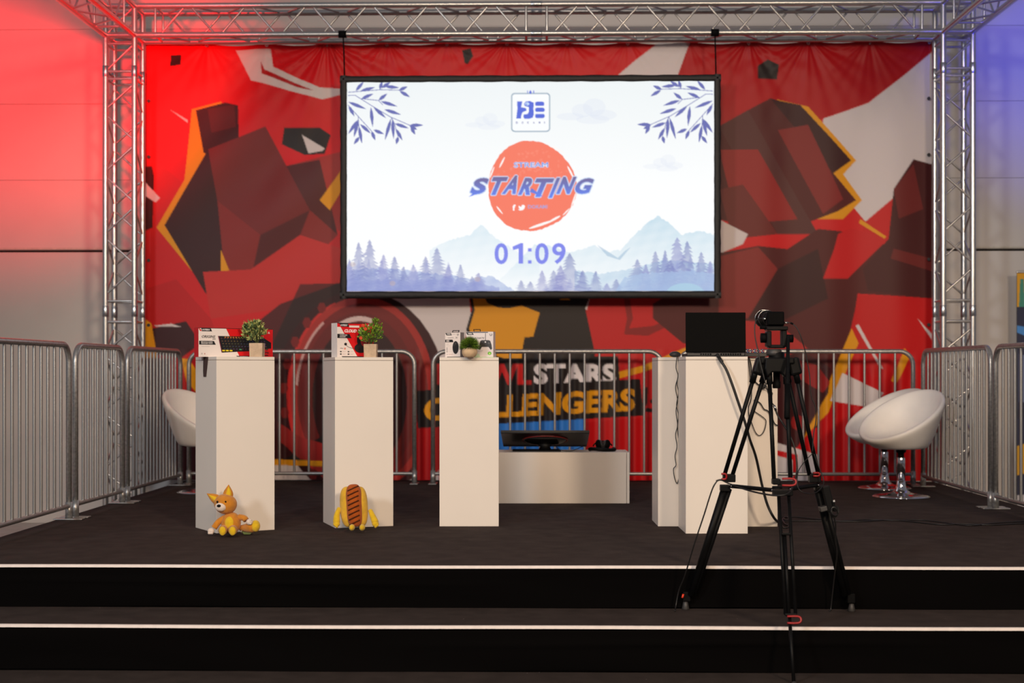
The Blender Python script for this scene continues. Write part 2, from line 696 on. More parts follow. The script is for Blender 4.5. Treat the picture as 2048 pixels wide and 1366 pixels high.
def truss(name, label, o, ax, e1, e2, L, pitch=0.255, flip=0, posts=(), group='aluminium box truss of the gantry'):
    """four chords at o, o+e1*TS, o+e2*TS, o+(e1+e2)*TS running along ax for L"""
    o, ax, e1, e2 = Vector(o), Vector(ax), Vector(e1), Vector(e2)
    t = thing(name, label, 'truss', o, group)
    cs = [o, o + e1 * TS, o + (e1 + e2) * TS, o + e2 * TS]
    for c in cs:
        rod('chord', c, c + ax * L, TR, M_ALU, t, 14)
        for p in posts:
            rod('coupler', c + ax * (p - 0.045), c + ax * (p + 0.045), TR * 1.08, M_STEEL, t, 14)
    cuts = [0.0]
    for p in posts:
        cuts += [p - 0.085, p + 0.085]
    cuts.append(L)
    for a, b in zip(cuts[0::2], cuts[1::2]):
        a, b = a + 0.03, b - 0.03
        n = max(1, round((b - a) / pitch))
        h = (b - a) / n
        for f in range(4):
            A, B = cs[f], cs[(f + 1) % 4]
            for i in range(n):
                s0, s1 = a + i * h + 0.02, a + (i + 1) * h - 0.02
                p, q = (A, B) if (i + f + flip) % 2 == 0 else (B, A)
                rod('brace', p + ax * s0, q + ax * s1, BR, M_ALU, t)
    for c in [0.012, L - 0.012] + [p + d for p in posts for d in (-0.085, 0.085)]:
        for f in range(4):
            rod('cross_tube', cs[f] + ax * c, cs[(f + 1) % 4] + ax * c, BR * 1.25, M_ALU, t)
    return t


X, Y_, Z = Vector((1, 0, 0)), Vector((0, 1, 0)), Vector((0, 0, 1))
zc0 = zy(147, TYF)                  # tower top / corner block start
truss('truss_tower', 'upright aluminium truss tower left of the red banner', (TXL, TYF, 0.02), Z, X, Y_, zc0 - 0.04, posts=(zy(622, TYF) - 0.02,))
truss('truss_tower', 'upright aluminium truss tower right of the red banner', (TXR, TYF, 0.02), Z, X, Y_, zc0 - 0.04, posts=(zy(622, TYF) - 0.02,))
bx0 = TXL + TS + 0.16
truss('truss_beam', 'long horizontal aluminium truss above the banner', (bx0, TYF, TOPB), X, Y_, Z, TXR - 0.16 - bx0, posts=(P(1073, 20, TYF).x - bx0,))
for sx, side in ((TXL, 'left'), (TXR, 'right')):
    truss('side_truss', 'aluminium truss running forward from the %s tower top' % side, (sx, TYF - 0.28 - 4.6, TOPB), Y_, X, Z, 4.6)
    c = thing('truss_corner', 'cube-shaped truss corner block on the %s tower' % side, 'truss', (sx, TYF, zc0), 'aluminium box truss of the gantry')
    zt = TOPB + TS
    x0, x1, y0, y1 = sx, sx + TS, TYF, TYF + TS
    for xx in (x0, x1):
        for yy in (y0, y1):
            rod('chord', (xx, yy, zc0 - 0.02), (xx, yy, zt), TR, M_ALU, c, 14)
            rod('coupler', (xx, yy, zc0 - 0.015), (xx, yy, zc0 + 0.075), TR * 1.1, M_STEEL, c, 14)
    for zz in (TOPB, zt):
        for yy in (y0, y1):
            xa, xb = (x0, x1 + 0.16) if side == 'left' else (x0 - 0.16, x1)
            rod('chord', (xa, yy, zz), (xb, yy, zz), TR, M_ALU, c, 14)
        for xx in (x0, x1):
            rod('chord', (xx, y0 - 0.28, zz), (xx, y1, zz), TR, M_ALU, c, 14)
    for zz in (zc0 + 0.03, TOPB - 0.07):
        for (p, q) in (((x0, y0), (x1, y0)), ((x1, y0), (x1, y1)), ((x1, y1), (x0, y1)), ((x0, y1), (x0, y0))):
            rod('cross_tube', (*p, zz), (*q, zz), BR * 1.3, M_ALU, c)
    for yy in (y0, y1):
        rod('brace', (x0, yy, TOPB), (x1, yy, zt), BR, M_ALU, c)
    rod('brace', (x0, y0, TOPB), (x1, y1, TOPB), BR, M_ALU, c)
    rod('brace', (x0, y0, zc0 + 0.03), (x1, y0, TOPB - 0.07), BR, M_ALU, c)
    px_ = MB()
    for xx in (x0, x1):
        for yy in (y0, y1):
            px_.ell((xx, yy, zt), TR * 1.05, n=12, m=8).ell((xx, yy, TOPB), TR * 1.05, n=12, m=8)
    px_.build('node_ball', M_ALU, c, True)
    bp = MB().box(((x0 + x1) / 2, (y0 + y1) / 2, 0.01), (0.6, 0.42, 0.02)).build('base_plate', M_ALU)
    tag(bp, 'flat steel base plate under the %s truss tower' % side, 'base plate')
# thin pole that carries the banner
pz = zy(82, YB)
hp = MB().tube([P(310, 80, YB - 0.06), P(1846, 80, YB - 0.06)], 0.012, 10).build('banner_pole', M_ALU, None, True)
tag(hp, 'thin horizontal pole under the truss that carries the banner', 'pole')

# ================================================================== BANNER
RED, RED2, RED3 = (206, 24, 28), (178, 16, 20), (196, 44, 40)
MAR, MAR2, MAR3 = (84, 26, 26), (118, 34, 32), (58, 20, 22)
BLK, YEL, WHT = (36, 27, 26), (226, 152, 22), (216, 204, 202)
C = Canvas(286, 82, 1868, 968, 792, 444, RED)
# background shards
C.poly([(286, 82), (640, 82), (690, 180), (690, 400), (500, 480), (286, 300)], (214, 18, 26))
C.poly([(470, 92), (540, 92), (545, 128), (640, 172), (682, 174), (682, 186), (645, 196), (500, 155)], WHT)
C.poly([(520, 118), (528, 134), (628, 178), (600, 172), (522, 142)], RED2)
C.poly([(337, 104), (359, 103), (358, 124), (336, 127)], BLK)
C.poly([(568, 253), (640, 253), (662, 268), (650, 306), (610, 308), (563, 286)], BLK)
C.poly([(604, 267), (650, 295), (646, 300), (617, 305)], WHT)
C.poly([(927, 96), (944, 90), (949, 107), (938, 124), (932, 122)], BLK)
C.poly([(1318, 82), (1384, 82), (1360, 148), (1240, 148)], WHT)
C.poly([(1384, 82), (1868, 82), (1868, 104), (1740, 206), (1500, 290), (1430, 300), (1430, 148), (1360, 148)], (176, 14, 20))
C.poly([(1520, 130), (1540, 116), (1562, 127), (1558, 157), (1519, 157)], BLK)
C.poly([(1868, 104), (1740, 207), (1650, 238), (1640, 330), (1735, 445), (1868, 330)], WHT)
C.poly([(1868, 330), (1735, 445), (1700, 560), (1868, 600)], (200, 18, 22))
C.poly([(335, 214), (372, 236), (372, 242)], WHT)
C.poly([(286, 330), (300, 330), (304, 350), (302, 455), (286, 462)], MAR3)
C.poly([(286, 362), (317, 395), (308, 404), (286, 390)], WHT)
# left block of overlapping angular shards (plain abstract shapes)
C.poly([(380, 214), (440, 198), (470, 330), (360, 420), (372, 300)], YEL)
C.poly([(388, 216), (448, 200), (474, 206), (478, 330), (400, 390), (404, 300)], MAR3)
C.poly([(412, 214), (466, 204), (470, 250), (420, 262)], MAR)
C.poly([(310, 455), (400, 300), (412, 306), (352, 440), (420, 560), (392, 556)], YEL)
C.poly([(326, 450), (414, 296), (470, 330), (432, 400), (470, 540), (410, 590)], MAR3)
C.poly([(414, 296), (530, 250), (620, 420), (520, 470), (432, 400)], MAR2)
C.poly([(530, 250), (572, 330), (690, 300), (690, 470), (620, 420)], (166, 44, 40))
C.poly([(572, 330), (640, 318), (676, 470), (620, 420)], MAR)
C.poly([(432, 400), (520, 470), (620, 420), (676, 470), (560, 590), (450, 570)], (136, 38, 34))
C.poly([(520, 470), (620, 420), (580, 520), (500, 560)], MAR)
C.poly([(440, 500), (456, 540), (470, 556), (440, 560)], YEL)
C.poly([(404, 545), (500, 540), (600, 470), (690, 500), (690, 580), (560, 620), (420, 640)], RED3)
C.poly([(286, 580), (350, 560), (420, 640), (450, 720), (286, 720)], (190, 22, 24))
C.poly([(300, 660), (370, 645), (400, 690), (360, 720), (300, 712)], MAR3)
C.poly([(300, 655), (340, 650), (362, 657), (340, 656)], WHT)
C.poly([(286, 640), (300, 650), (312, 720), (286, 720)], YEL)
C.poly([(560, 610), (700, 560), (700, 640), (600, 740), (500, 760), (420, 720)], MAR)
C.poly([(600, 570), (690, 568), (690, 640), (590, 720), (540, 700)], BLK, 0.8)
C.poly([(640, 400), (676, 350), (690, 330), (690, 370), (660, 420)], YEL)
C.poly([(286, 720), (640, 720), (640, 968), (286, 968)], MAR3)
C.poly([(340, 720), (392, 720), (392, 800), (350, 860), (330, 800)], RED2)
C.poly([(360, 720), (375, 722), (392, 745), (392, 790), (372, 770)], YEL)
# lower left: big dark wheel with lighter rings
C.rect(548, 930, 880, 968, WHT)
C.poly([(620, 590), (940, 590), (945, 640), (930, 690), (930, 720), (880, 735), (870, 790), (880, 968), (800, 968), (700, 590)], WHT)
C.ell(722, 795, 172, 212, MAR3)
C.ring(722, 795, 150, 200, 20, RED3, 130, 250)
for k in range(9):
    a = math.radians(128 + 14 * k)
    C.ell(722 + 156 * math.cos(a), 795 + 204 * math.sin(a), 9, 12, (120, 30, 28), 1, 6)
C.ell(726, 795, 146, 200, MAR2)
C.ring(726, 795, 146, 200, 14, (166, 46, 40))
C.ring(720, 800, 118, 172, 26, (104, 32, 30))
C.ell(720, 800, 96, 150, (50, 24, 24))
C.ring(722, 790, 132, 176, 5, (205, 160, 155), 185, 235)
C.ring(720, 795, 104, 160, 10, (215, 190, 186), 245, 285)
C.poly([(640, 880), (700, 850), (640, 940), (560, 930)], BLK)
C.poly([(556, 850), (600, 880), (690, 905), (690, 935), (600, 925), (560, 890)], (150, 36, 34))
C.poly([(548, 925), (690, 930), (690, 940), (548, 937)], YEL)
C.poly([(830, 850), (880, 850), (900, 900), (870, 968), (826, 968)], RED2)
# emblem in yellow and black
sc4 = lambda L_: [(540 + x * 0.381, 590 + y * 0.381) for x, y in L_]
C.poly(sc4([(1050, -20), (1700, -20), (1665, 80), (1725, 290), (1690, 420), (1300, 430), (1080, 300), (1036, 190), (1066, 85)]), BLK)
C.poly(sc4([(1064, -20), (1110, -20), (1150, 50), (1210, 74), (1270, 75), (1330, 62), (1425, 100), (1390, 228), (1345, 230), (1336, 275), (1330, 340), (1290, 362), (1215, 335), (1090, 290), (1052, 185), (1082, 85)]), YEL)
C.poly(sc4([(1555, 0), (1585, 33), (1528, 34)]), YEL)
C.poly(sc4([(1700, -10), (1715, -10), (1680, 95), (1664, 80)]), WHT)
C.poly([(1186, 588), (1460, 588), (1460, 968), (1172, 968), (1200, 740), (1176, 628)], (196, 28, 30))
C.poly([(1250, 590), (1262, 590), (1270, 640), (1262, 660), (1310, 655), (1370, 630), (1372, 640), (1300, 675), (1252, 672), (1258, 640)], (140, 30, 30))
C.poly([(1310, 610), (1340, 592), (1440, 592), (1460, 700), (1370, 690), (1310, 640)], MAR)
C.poly([(1225, 752), (1290, 735), (1372, 700), (1440, 672), (1440, 690), (1372, 720), (1290, 748), (1228, 765)], YEL)
C.poly([(1172, 850), (1320, 838), (1320, 968), (1172, 968)], (190, 12, 18))
# lettering
C.poly([(868, 724), (1240, 716), (1244, 780), (868, 786)], BLK)
C.text('BRAWL', 876, 731, 1066, 774, (205, 35, 35), 0.042, 0.0)
for dx, dy in ((-3, 0), (3, 0), (0, -3), (0, 3), (4, 4)):
    C.text('STARS', 1071, 731, 1236, 773, BLK, 0.03, dx=dx, dy=dy)
C.text('STARS', 1071, 731, 1236, 773, (236, 226, 226), 0.042)
C.poly([(960, 840), (1172, 830), (1172, 908), (960, 908)], (48, 120, 206))
C.poly([(832, 786), (1284, 762), (1292, 836), (838, 862)], BLK)
C.text('CHALLENGERS', 850, 802, 1274, 848, YEL, 0.042, 0.05, -0.050)
C.poly([(1290, 780), (1300, 778), (1298, 815), (1290, 818)], BLK)
C.poly([(1303, 805), (1320, 798), (1320, 808), (1306, 812)], BLK)
C.poly([(1296, 820), (1312, 822), (1308, 830), (1294, 828)], BLK)
# right block of overlapping angular shards (plain abstract shapes)
C.poly([(1446, 250), (1560, 198), (1620, 214), (1716, 322), (1690, 350), (1728, 402), (1690, 440), (1446, 440)], YEL)
C.poly([(1442, 252), (1545, 196), (1604, 210), (1706, 322), (1670, 348), (1716, 402), (1680, 424), (1560, 470), (1442, 440)], MAR)
C.poly([(1442, 252), (1500, 220), (1640, 470), (1560, 470)], (88, 44, 42))
C.poly([(1545, 196), (1604, 210), (1706, 322), (1670, 348)], MAR3)
C.poly([(1442, 300), (1520, 300), (1600, 440), (1480, 450)], (150, 38, 36))
C.poly([(1442, 380), (1490, 370), (1560, 470), (1470, 480)], (110, 38, 34))
C.poly([(1560, 260), (1620, 250), (1690, 400), (1650, 430)], (132, 38, 36))
C.poly([(1442, 440), (1500, 470), (1490, 490), (1442, 510)], WHT)
C.poly([(1442, 508), (1520, 494), (1580, 500), (1640, 460), (1740, 470), (1868, 560), (1868, 600), (1720, 590), (1700, 720), (1640, 860), (1442, 860)], MAR)
C.poly([(1442, 515), (1520, 496), (1560, 540), (1500, 640), (1442, 640)], (136, 42, 38))
C.poly([(1560, 540), (1640, 500), (1660, 600), (1560, 650), (1500, 640)], MAR3)
C.poly([(1680, 470), (1706, 458), (1780, 480), (1700, 560), (1650, 560), (1672, 500)], (200, 24, 28))
C.poly([(1725, 440), (1776, 476), (1772, 480), (1722, 448)], YEL)
C.poly([(1790, 380), (1830, 320), (1868, 330), (1868, 600), (1740, 585), (1730, 540), (1780, 480)], (72, 24, 25))
C.poly([(1790, 380), (1830, 330), (1850, 420), (1800, 440)], (110, 36, 34))
C.poly([(1790, 500), (1868, 520), (1868, 545), (1784, 520)], (110, 36, 34))
C.poly([(1722, 592), (1868, 600), (1868, 968), (1560, 968), (1640, 860), (1690, 730)], (196, 16, 20))
C.poly([(1708, 660), (1722, 690), (1660, 830), (1590, 905), (1570, 900), (1640, 820)], YEL)
C.poly([(1716, 655), (1722, 652), (1770, 742), (1764, 740)], WHT)
C.poly([(1838, 640), (1868, 672), (1868, 684)], WHT)
C.poly([(1690, 750), (1770, 790), (1750, 820), (1664, 806)], WHT)
C.poly([(1786, 766), (1812, 700), (1824, 715), (1796, 770)], YEL)
C.poly([(1520, 720), (1600, 700), (1666, 740), (1660, 790), (1600, 900), (1540, 910), (1500, 830)], (66, 26, 27))
C.poly([(1590, 720), (1640, 735), (1664, 770), (1650, 790), (1600, 760)], (150, 34, 34))
C.ell(1600, 850, 14, 16, (150, 34, 34), 1, 8)
C.poly([(1556, 890), (1640, 915), (1636, 968), (1556, 968)], WHT)
C.poly([(1556, 905), (1600, 915), (1598, 968), (1590, 968), (1590, 925), (1556, 916)], RED)
C.poly([(1442, 640), (1560, 650), (1620, 700), (1510, 740), (1442, 730)], (176, 38, 36))

HK = [414, 534, 654, 774, 894, 1014, 1134, 1255, 1376, 1497, 1616, 1738, 1858]
bx_l, bx_r = P(291, 300, YB).x, P(1864, 300, YB).x
bz_t, bz_b = zy(86, YB), ZS + 0.004
hooks = [(P(h, 88, YB).x, bz_t) for h in HK]
amp = [0.4, 0.5, 1.5, 0.8, 0.4, 0.8, 0.6, 0.5, 0.3, 0.9, 1.0, 0.6, 0.3]


def wrinkle(Xa, Za):
    d = 0.010 * np.sin(Xa * 1.7 + 0.6) * np.sin(Za * 1.1) + 0.006 * np.sin(Xa * 4.1 + Za * 0.9)
    for k, ((hx, hz), a) in enumerate(zip(hooks, amp)):
        dx, dz = Xa - hx, hz - Za + 0.03
        r = np.sqrt(dx * dx + dz * dz)
        ang = np.arctan2(dx, dz)
        lobes = np.cos(ang * (7 + k % 3) + k * 1.3) ** 3
        d += 0.011 * a * lobes * np.exp(-r / (0.45 + 0.25 * a)) * np.clip(r / 0.08, 0, 1)
    # long diagonal drape folds on the left
    s = (Xa - hooks[2][0]) * 0.62 + (bz_t - Za) * 0.78
    d += 0.012 * np.sin(s * 9.0) * np.exp(-((Xa + 2.2) / 0.9) ** 2) * np.clip((Za - 1.9) / 1.2, 0, 1)
    # vertical undulation right half
    d += 0.010 * np.sin(Xa * 11.0) * np.clip((Xa - 1.2) / 0.8, 0, 1) * np.clip((bz_t - Za) / 1.0, 0, 1)
    # tight ripples hanging behind the barriers
    lo = np.clip((1.52 - Za) / 0.25, 0, 1)
    d += lo * (0.0085 * np.sin(Xa * 58 + 2.2 * np.sin(Xa * 5.0)) + 0.006 * np.sin(Xa * 31 + 1.0))
    return d


def bpos(U, V):
    # drawing window -> world rectangle of the banner
    px = 286 + U * (1868 - 286)
    Xa = np.interp(U, [0, 1], [bx_l, bx_r])
    Za = bz_t + (bz_b - bz_t) * V
    sag = np.zeros_like(Xa)
    for a, b in zip(hooks[:-1], hooks[1:]):
        t = np.clip((Xa - a[0]) / (b[0] - a[0]), 0, 1)
        sag += 0.016 * np.sin(math.pi * t) ** 2
    Zb = Za - sag * np.exp(-V * 12)
    return np.stack([Xa, YB - wrinkle(Xa, Za), Zb], -1)


banner = thing('event_banner', 'large red printed vinyl banner with BRAWL STARS CHALLENGERS lettering hung under the truss', 'banner', (0, YB, ZS))
C.grid('printed_sheet', print_mat('banner_print', 0.45, spec=0.22), bpos, banner)
for k, (hx, hz) in enumerate(hooks):
    e = MB()
    e.lathe((hx, YB - 0.012, hz - 0.012), [(0.010, -0.003), (0.016, -0.003), (0.016, 0.003), (0.010, 0.003)], 12, Matrix.Rotation(math.pi / 2, 3, 'X'))
    eo = e.build('eyelet', M_STEEL, banner)
    MB().tube([(hx, YB - 0.02, hz - 0.016), (hx + 0.004, YB - 0.03, hz + 0.012), (hx, YB - 0.05, hz + 0.034)], 0.0035, 6).build('hook', M_STEEL, banner, True)
for py in (200, 312, 520, 650):
    for xx, sx in ((bx_l + 0.03, -1), (bx_r - 0.03, 1)):
        MB().lathe((xx, YB - 0.012, zy(py, YB)), [(0.006, -0.004), (0.014, -0.004), (0.014, 0.004), (0.006, 0.004)], 10, Matrix.Rotation(math.pi / 2, 3, 'X')).build('eyelet', M_GREYP, banner)

# ================================================================== PROJECTION SCREEN
YSC = 11.47
sl, sr_ = P(680, 300, YSC).x, P(1442, 300, YSC).x
st, sb = zy(150, YSC), zy(597, YSC)
il, ir = P(694, 300, YSC).x, P(1428, 300, YSC).x
it, ib = zy(162, YSC), zy(582, YSC)
S = Canvas(694, 162, 1428, 582, 612, 350, (246, 249, 250))


def bgf(Xa, Ya):
    t = np.clip((Ya - 162) / 420, 0, 1)[..., None]
    c1, c2 = np.array([236, 242, 244.]), np.array([249, 251, 252.])
    e = np.clip(t * 2, 0, 1)
    return c1 + (c2 - c1) * e, 1.0


S.poly([(690, 160), (1432, 160), (1432, 585), (690, 585)], None, fn=bgf)


def fade(col, y0, a0, y1, a1):
    def fn(Xa, Ya):
        t = np.clip((Ya - y0) / (y1 - y0), 0, 1)
        n = 0.88 + 0.10 * np.sin(Xa * 0.13 + Ya * 0.21) * np.sin(Xa * 0.07 - Ya * 0.11) + RNG.uniform(-0.10, 0.06, Xa.shape)
        return np.zeros(Xa.shape + (3,)) + np.array(col, float), np.clip((a0 + (a1 - a0) * t) * n, 0, 1)
    return fn


def ridge(pts, seed, rough=2.0):
    rng = np.random.RandomState(seed)
    out = []
    for (x0, y0), (x1, y1) in zip(pts[:-1], pts[1:]):
        n = max(2, int(abs(x1 - x0) / 4))
        for i in range(n):
            t = i / n
            out.append((x0 + (x1 - x0) * t, y0 + (y1 - y0) * t + rng.uniform(-rough, rough)))
    out.append(pts[-1])
    return out


for cx_, cy_, k, al in ((975, 246, 1.0, 0.22), (1180, 228, 1.5, 0.28), (1330, 330, 1.0, 0.22)):
    for dx, dy, rx, ry in ((-26, 4, 18, 5), (-10, -4, 14, 9), (6, -8, 15, 12), (18, 2, 18, 7), (4, 8, 22, 6)):
        S.ell(cx_ + dx * k, cy_ + dy * k, rx * k, ry * k, (214, 222, 240), al)
S.poly(ridge([(860, 500), (900, 480), (940, 470), (962, 448), (985, 470), (1030, 500), (1080, 530)], 1) + [(1080, 582), (860, 582)], None, fn=fade((196, 222, 236), 448, 0.75, 560, 0.05))
S.poly(ridge([(1000, 560), (1040, 520), (1070, 488), (1100, 492), (1140, 505), (1190, 490), (1215, 505), (1240, 500), (1260, 480), (1290, 450), (1315, 432), (1340, 448), (1362, 470), (1400, 462), (1428, 470)], 2) + [(1428, 582), (1000, 582)], None, fn=fade((178, 212, 230), 436, 0.85, 570, 0.1))
S.poly([(1195, 490), (1215, 502), (1236, 516), (1250, 502), (1262, 494), (1240, 520), (1215, 512)], (150, 185, 212), 0.6)
S.poly(ridge([(1150, 540), (1200, 548), (1260, 538), (1330, 520), (1428, 528)], 3) + [(1428, 582), (1150, 582)], None, fn=fade((160, 196, 224), 515, 0.7, 582, 0.5))
S.poly(ridge([(694, 540), (760, 535), (860, 545), (940, 556), (985, 552), (1030, 580)], 5) + [(1030, 582), (694, 582)], None, fn=fade((150, 172, 220), 530, 0.8, 582, 0.7))


def fir(x, top, base, wd, col, al, seed):
    rng = np.random.RandomState(seed)
    n = 13
    L_, R_ = [], []
    for i in range(n):
        t = (i + 1) / n
        y = top + (base - top) * t
        hw = wd / 2 * t ** 0.75
        L_ += [(x - hw * rng.uniform(0.7, 1.25), y), (x - hw * rng.uniform(0.3, 0.62), y + rng.uniform(-1.5, 0.5))]
        R_ += [(x + hw * rng.uniform(0.7, 1.25), y), (x + hw * rng.uniform(0.3, 0.62), y + rng.uniform(-1.5, 0.5))]
    S.poly([(x, top)] + R_ + L_[::-1], None, fn=fade(col, top, al, base + 10, al * 0.45))


firs = [(700, 520, 30), (718, 483, 34), (740, 478, 40), (768, 508, 30), (790, 512, 28), (808, 532, 24), (828, 528, 26), (852, 512, 30), (875, 495, 38), (898, 528, 26), (922, 528, 24), (945, 552, 20), (958, 545, 28), (1043, 560, 18), (1062, 562, 18), (1085, 540, 22), (1108, 540, 26), (1140, 505, 40), (1122, 530, 30), (1166, 540, 24), (1192, 542, 22), (1214, 566, 16), (1233, 558, 20), (1275, 518, 34), (1292, 528, 24), (1311, 502, 30), (1330, 500, 26), (1354, 475, 44), (1374, 482, 36), (1402, 504, 30), (1420, 522, 28), (1340, 520, 40)]
for k, (x, top, wd) in enumerate(firs):
    S_col = (112, 122, 186) if k % 3 else (128, 130, 196)
    fir(x, top, 584, wd * 1.7, S_col, 0.80, k)
    for d_ in (-0.55, 0.6):
        fir(x + d_ * wd, top + 26 + (k * 7) % 18, 584, wd * 0.9, (138, 148, 206), 0.5, k + 50)
S.poly(ridge([(694, 556), (780, 560), (900, 556), (1000, 574)], 8, 3) + [(1000, 583), (694, 583)], None, fn=fade((138, 150, 208), 550, 0.5, 583, 0.75))
S.poly(ridge([(1250, 556), (1300, 545), (1380, 540), (1428, 548)], 9, 3) + [(1428, 583), (1230, 583)], None, fn=fade((164, 190, 226), 540, 0.75, 583, 0.85))
S.ell(1370, 590, 40, 24, (168, 205, 226), 0.8)
for x, y in ((706, 528), (786, 566), (956, 558)):
    S.ell(x, y, 6, 5, (190, 170, 170), 0.5)
# willow branches in the upper corners
LV = (96, 104, 176)
br = [[(775, 725), (1030, 705), (1190, 710), (1235, 690)], [(775, 750), (830, 748), (960, 830), (1110, 920), (1260, 985), (1300, 1030)], [(775, 825), (860, 920), (960, 1030), (990, 1070)], [(880, 775), (1015, 790), (1050, 825)], [(855, 920), (860, 990), (865, 1075)], [(1115, 920), (1140, 970), (1170, 1075)]]
lv = [(835, 715, 900, 640), (870, 716, 990, 685), (1025, 702, 1045, 640), (1040, 692, 1110, 645), (1065, 680, 1180, 690), (1175, 712, 1245, 680), (1180, 715, 1265, 765), (880, 775, 975, 737), (1015, 790, 1085, 735), (1030, 795, 1165, 838), (975, 840, 1075, 930), (1060, 860, 1195, 903), (955, 840, 970, 1000), (1115, 930, 1065, 1105), (1125, 935, 1135, 1095), (1140, 970, 1255, 1010), (1150, 1010, 1205, 1105), (1170, 1075, 1155, 1135), (1260, 985, 1370, 985), (1260, 990, 1320, 1020), (1270, 1000, 1305, 1060), (775, 800, 920, 858), (780, 830, 825, 915), (855, 940, 775, 1055), (855, 950, 820, 1080), (860, 990, 885, 1130), (865, 1075, 820, 1135), (870, 975, 955, 1050), (975, 1020, 1060, 1055), (960, 1030, 990, 1105)]
for mir in (0, 1):
    fx = (lambda x: 2122 - (500 + x / 3.937)) if mir else (lambda x: 500 + x / 3.937)
    for b in br:
        S.line([(fx(x), y / 3.937) for x, y in b], 1.4, LV)
    for x0, y0, x1, y1 in lv:
        S.leaf(fx(x0), y0 / 3.937, fx(x1), y1 / 3.937, 7.0, LV)
# channel emblem
gx, gy = (lambda x: 990 + x / 12.42), (lambda y: 170 + y / 12.42)


def rrect(cv, x0, y0, x1, y1, r, col):
    pts = []
    for cx_, cy_, a0 in ((x1 - r, y0 + r, -90), (x1 - r, y1 - r, 0), (x0 + r, y1 - r, 90), (x0 + r, y0 + r, 180)):
        for k in range(7):
            a = math.radians(a0 + 15 * k)
            pts.append((cx_ + r * math.cos(a), cy_ + r * math.sin(a)))
    cv.poly(pts, col)


rrect(S, gx(412), gy(205), gx(1380), gy(1172), 7, (150, 172, 190))
rrect(S, gx(440), gy(235), gx(1352), gy(1142), 5.5, (247, 250, 252))
BL = (78, 104, 216)
S.poly([(gx(x), gy(y)) for x, y in ((560, 415), (690, 415), (660, 560), (780, 580), (795, 640), (690, 690), (665, 760), (655, 838), (540, 838), (568, 600))], BL)
S.poly([(gx(x), gy(y)) for x, y in ((735, 470), (780, 415), (880, 408), (975, 450), (965, 600), (975, 740), (945, 820), (850, 850), (740, 845), (715, 800), (725, 735), (820, 730), (855, 660), (850, 560), (740, 525))], BL)
S.ell(gx(810), gy(478), 4.4, 3.2, (190, 215, 250))
S.ell(gx(790), gy(490), 1.2, 1.2, BL)
for (x0, y0, x1, y1) in ((1005, 425, 1235, 530), (1005, 575, 1245, 675), (1005, 725, 1245, 830)):
    rrect(S, gx(x0), gy(y0), gx(x1), gy(y1), 3.6, BL)
S.poly([(gx(890), gy(130)), (gx(925), gy(195)), (gx(890), gy(240)), (gx(855), gy(195))], BL)
S.rect(gx(805), gy(150), gx(830), gy(215), BL, 0.8)
S.rect(gx(960), gy(150), gx(985), gy(215), BL, 0.8)
for k, ch in enumerate('DOKAMI'):
    xx = gx(535 + k * 140)
    S.text(ch, xx, gy(915), xx + (3.4 if ch != 'I' else 1.2), gy(968), (84, 92, 170), 0.03)
# brushed disc with the STREAM STARTING title
OR = (244, 120, 96)
rng = np.random.RandomState(4)
pts = []
for k in range(90):
    a = 2 * math.pi * k / 90
    r = 88 + rng.uniform(-1, 1) + 2.2 * math.sin(3 * a + 1)
    pts.append((1064 + r * 1.0 * math.cos(a), 373 + r * 1.02 * math.sin(a)))
S.poly(pts, OR)
for cx_, cy_, rx, ry, rot in ((1118, 300, 16, 1.8, 0.5), (1005, 325, 12, 1.6, -1.1), (1142, 345, 14, 1.8, 1.1), (1083, 449, 26, 2.6, -0.32), (1110, 438, 13, 2.2, -0.5), (1148, 400, 16, 1.5, 1.9), (1000, 420, 10, 1.4, 0.9), (985, 345, 12, 1.4, -1.2), (1133, 424, 10, 1.2, -0.8)):
    S.ell(cx_, cy_, rx, ry, (250, 246, 244), 1, 20, rot)
for k in range(70):
    a, r = rng.uniform(3.3, 6.1), rng.uniform(30, 78)
    S.ell(1064 + r * math.cos(a), 373 + r * math.sin(a), rng.uniform(1, 4), rng.uniform(1, 3), (250, 150, 128), 0.35, 8, rng.uniform(0, 3))
for d in ((-1, 0), (1, 0), (0, -1), (0, 1)):
    S.text('STREAM', 1029, 325, 1097, 335, (214, 228, 250), 0.01, dx=d[0] * 0.8, dy=d[1] * 0.8)
S.text('STREAM', 1029, 325, 1097, 335, (104, 138, 226), 0.0)


def grad(Xa, Ya):
    t = np.clip((Ya - 352) / 40, 0, 1)[..., None]
    return np.array([112, 98, 142.]) + (np.array([92, 128, 240.]) - np.array([112, 98, 142.])) * t, 1.0


title = [('S', 946, 356, 975, 388), ('T', 980, 354, 1010, 390), ('A', 1012, 351, 1040, 388), ('R', 1044, 356, 1068, 390), ('T', 1066, 357, 1102, 394), ('I', 1106, 356, 1113, 396), ('N', 1120, 354, 1147, 388), ('G', 1152, 357, 1184, 388)]
for dx, dy in ((-1.8, 0), (1.8, 0), (0, -1.8), (0, 1.8), (1.4, 1.4), (-1.4, 1.4)):
    for ch, x0, y0, x1, y1 in title:
        S.text(ch, x0, y0, x1, y1, (196, 214, 244), 0.05, 0.42, dx=dx, dy=dy)
for ch, x0, y0, x1, y1 in title:
    S.text(ch, x0, y0, x1, y1, None, 0.045, 0.42, fn=grad)
S.poly([(955, 388), (938, 394), (952, 382), (972, 382)], None, fn=grad)
S.poly([(1060, 384), (1088, 394), (1080, 388), (1064, 376)], None, fn=grad)
S.text('f', 1026, 409, 1032, 421, (250, 250, 252), 0.05)
S.poly([(1038, 411), (1043, 414), (1045, 410), (1049, 410), (1051, 412), (1050, 416), (1047, 420), (1041, 421), (1037, 419), (1041, 418), (1038, 415)], (250, 250, 252))
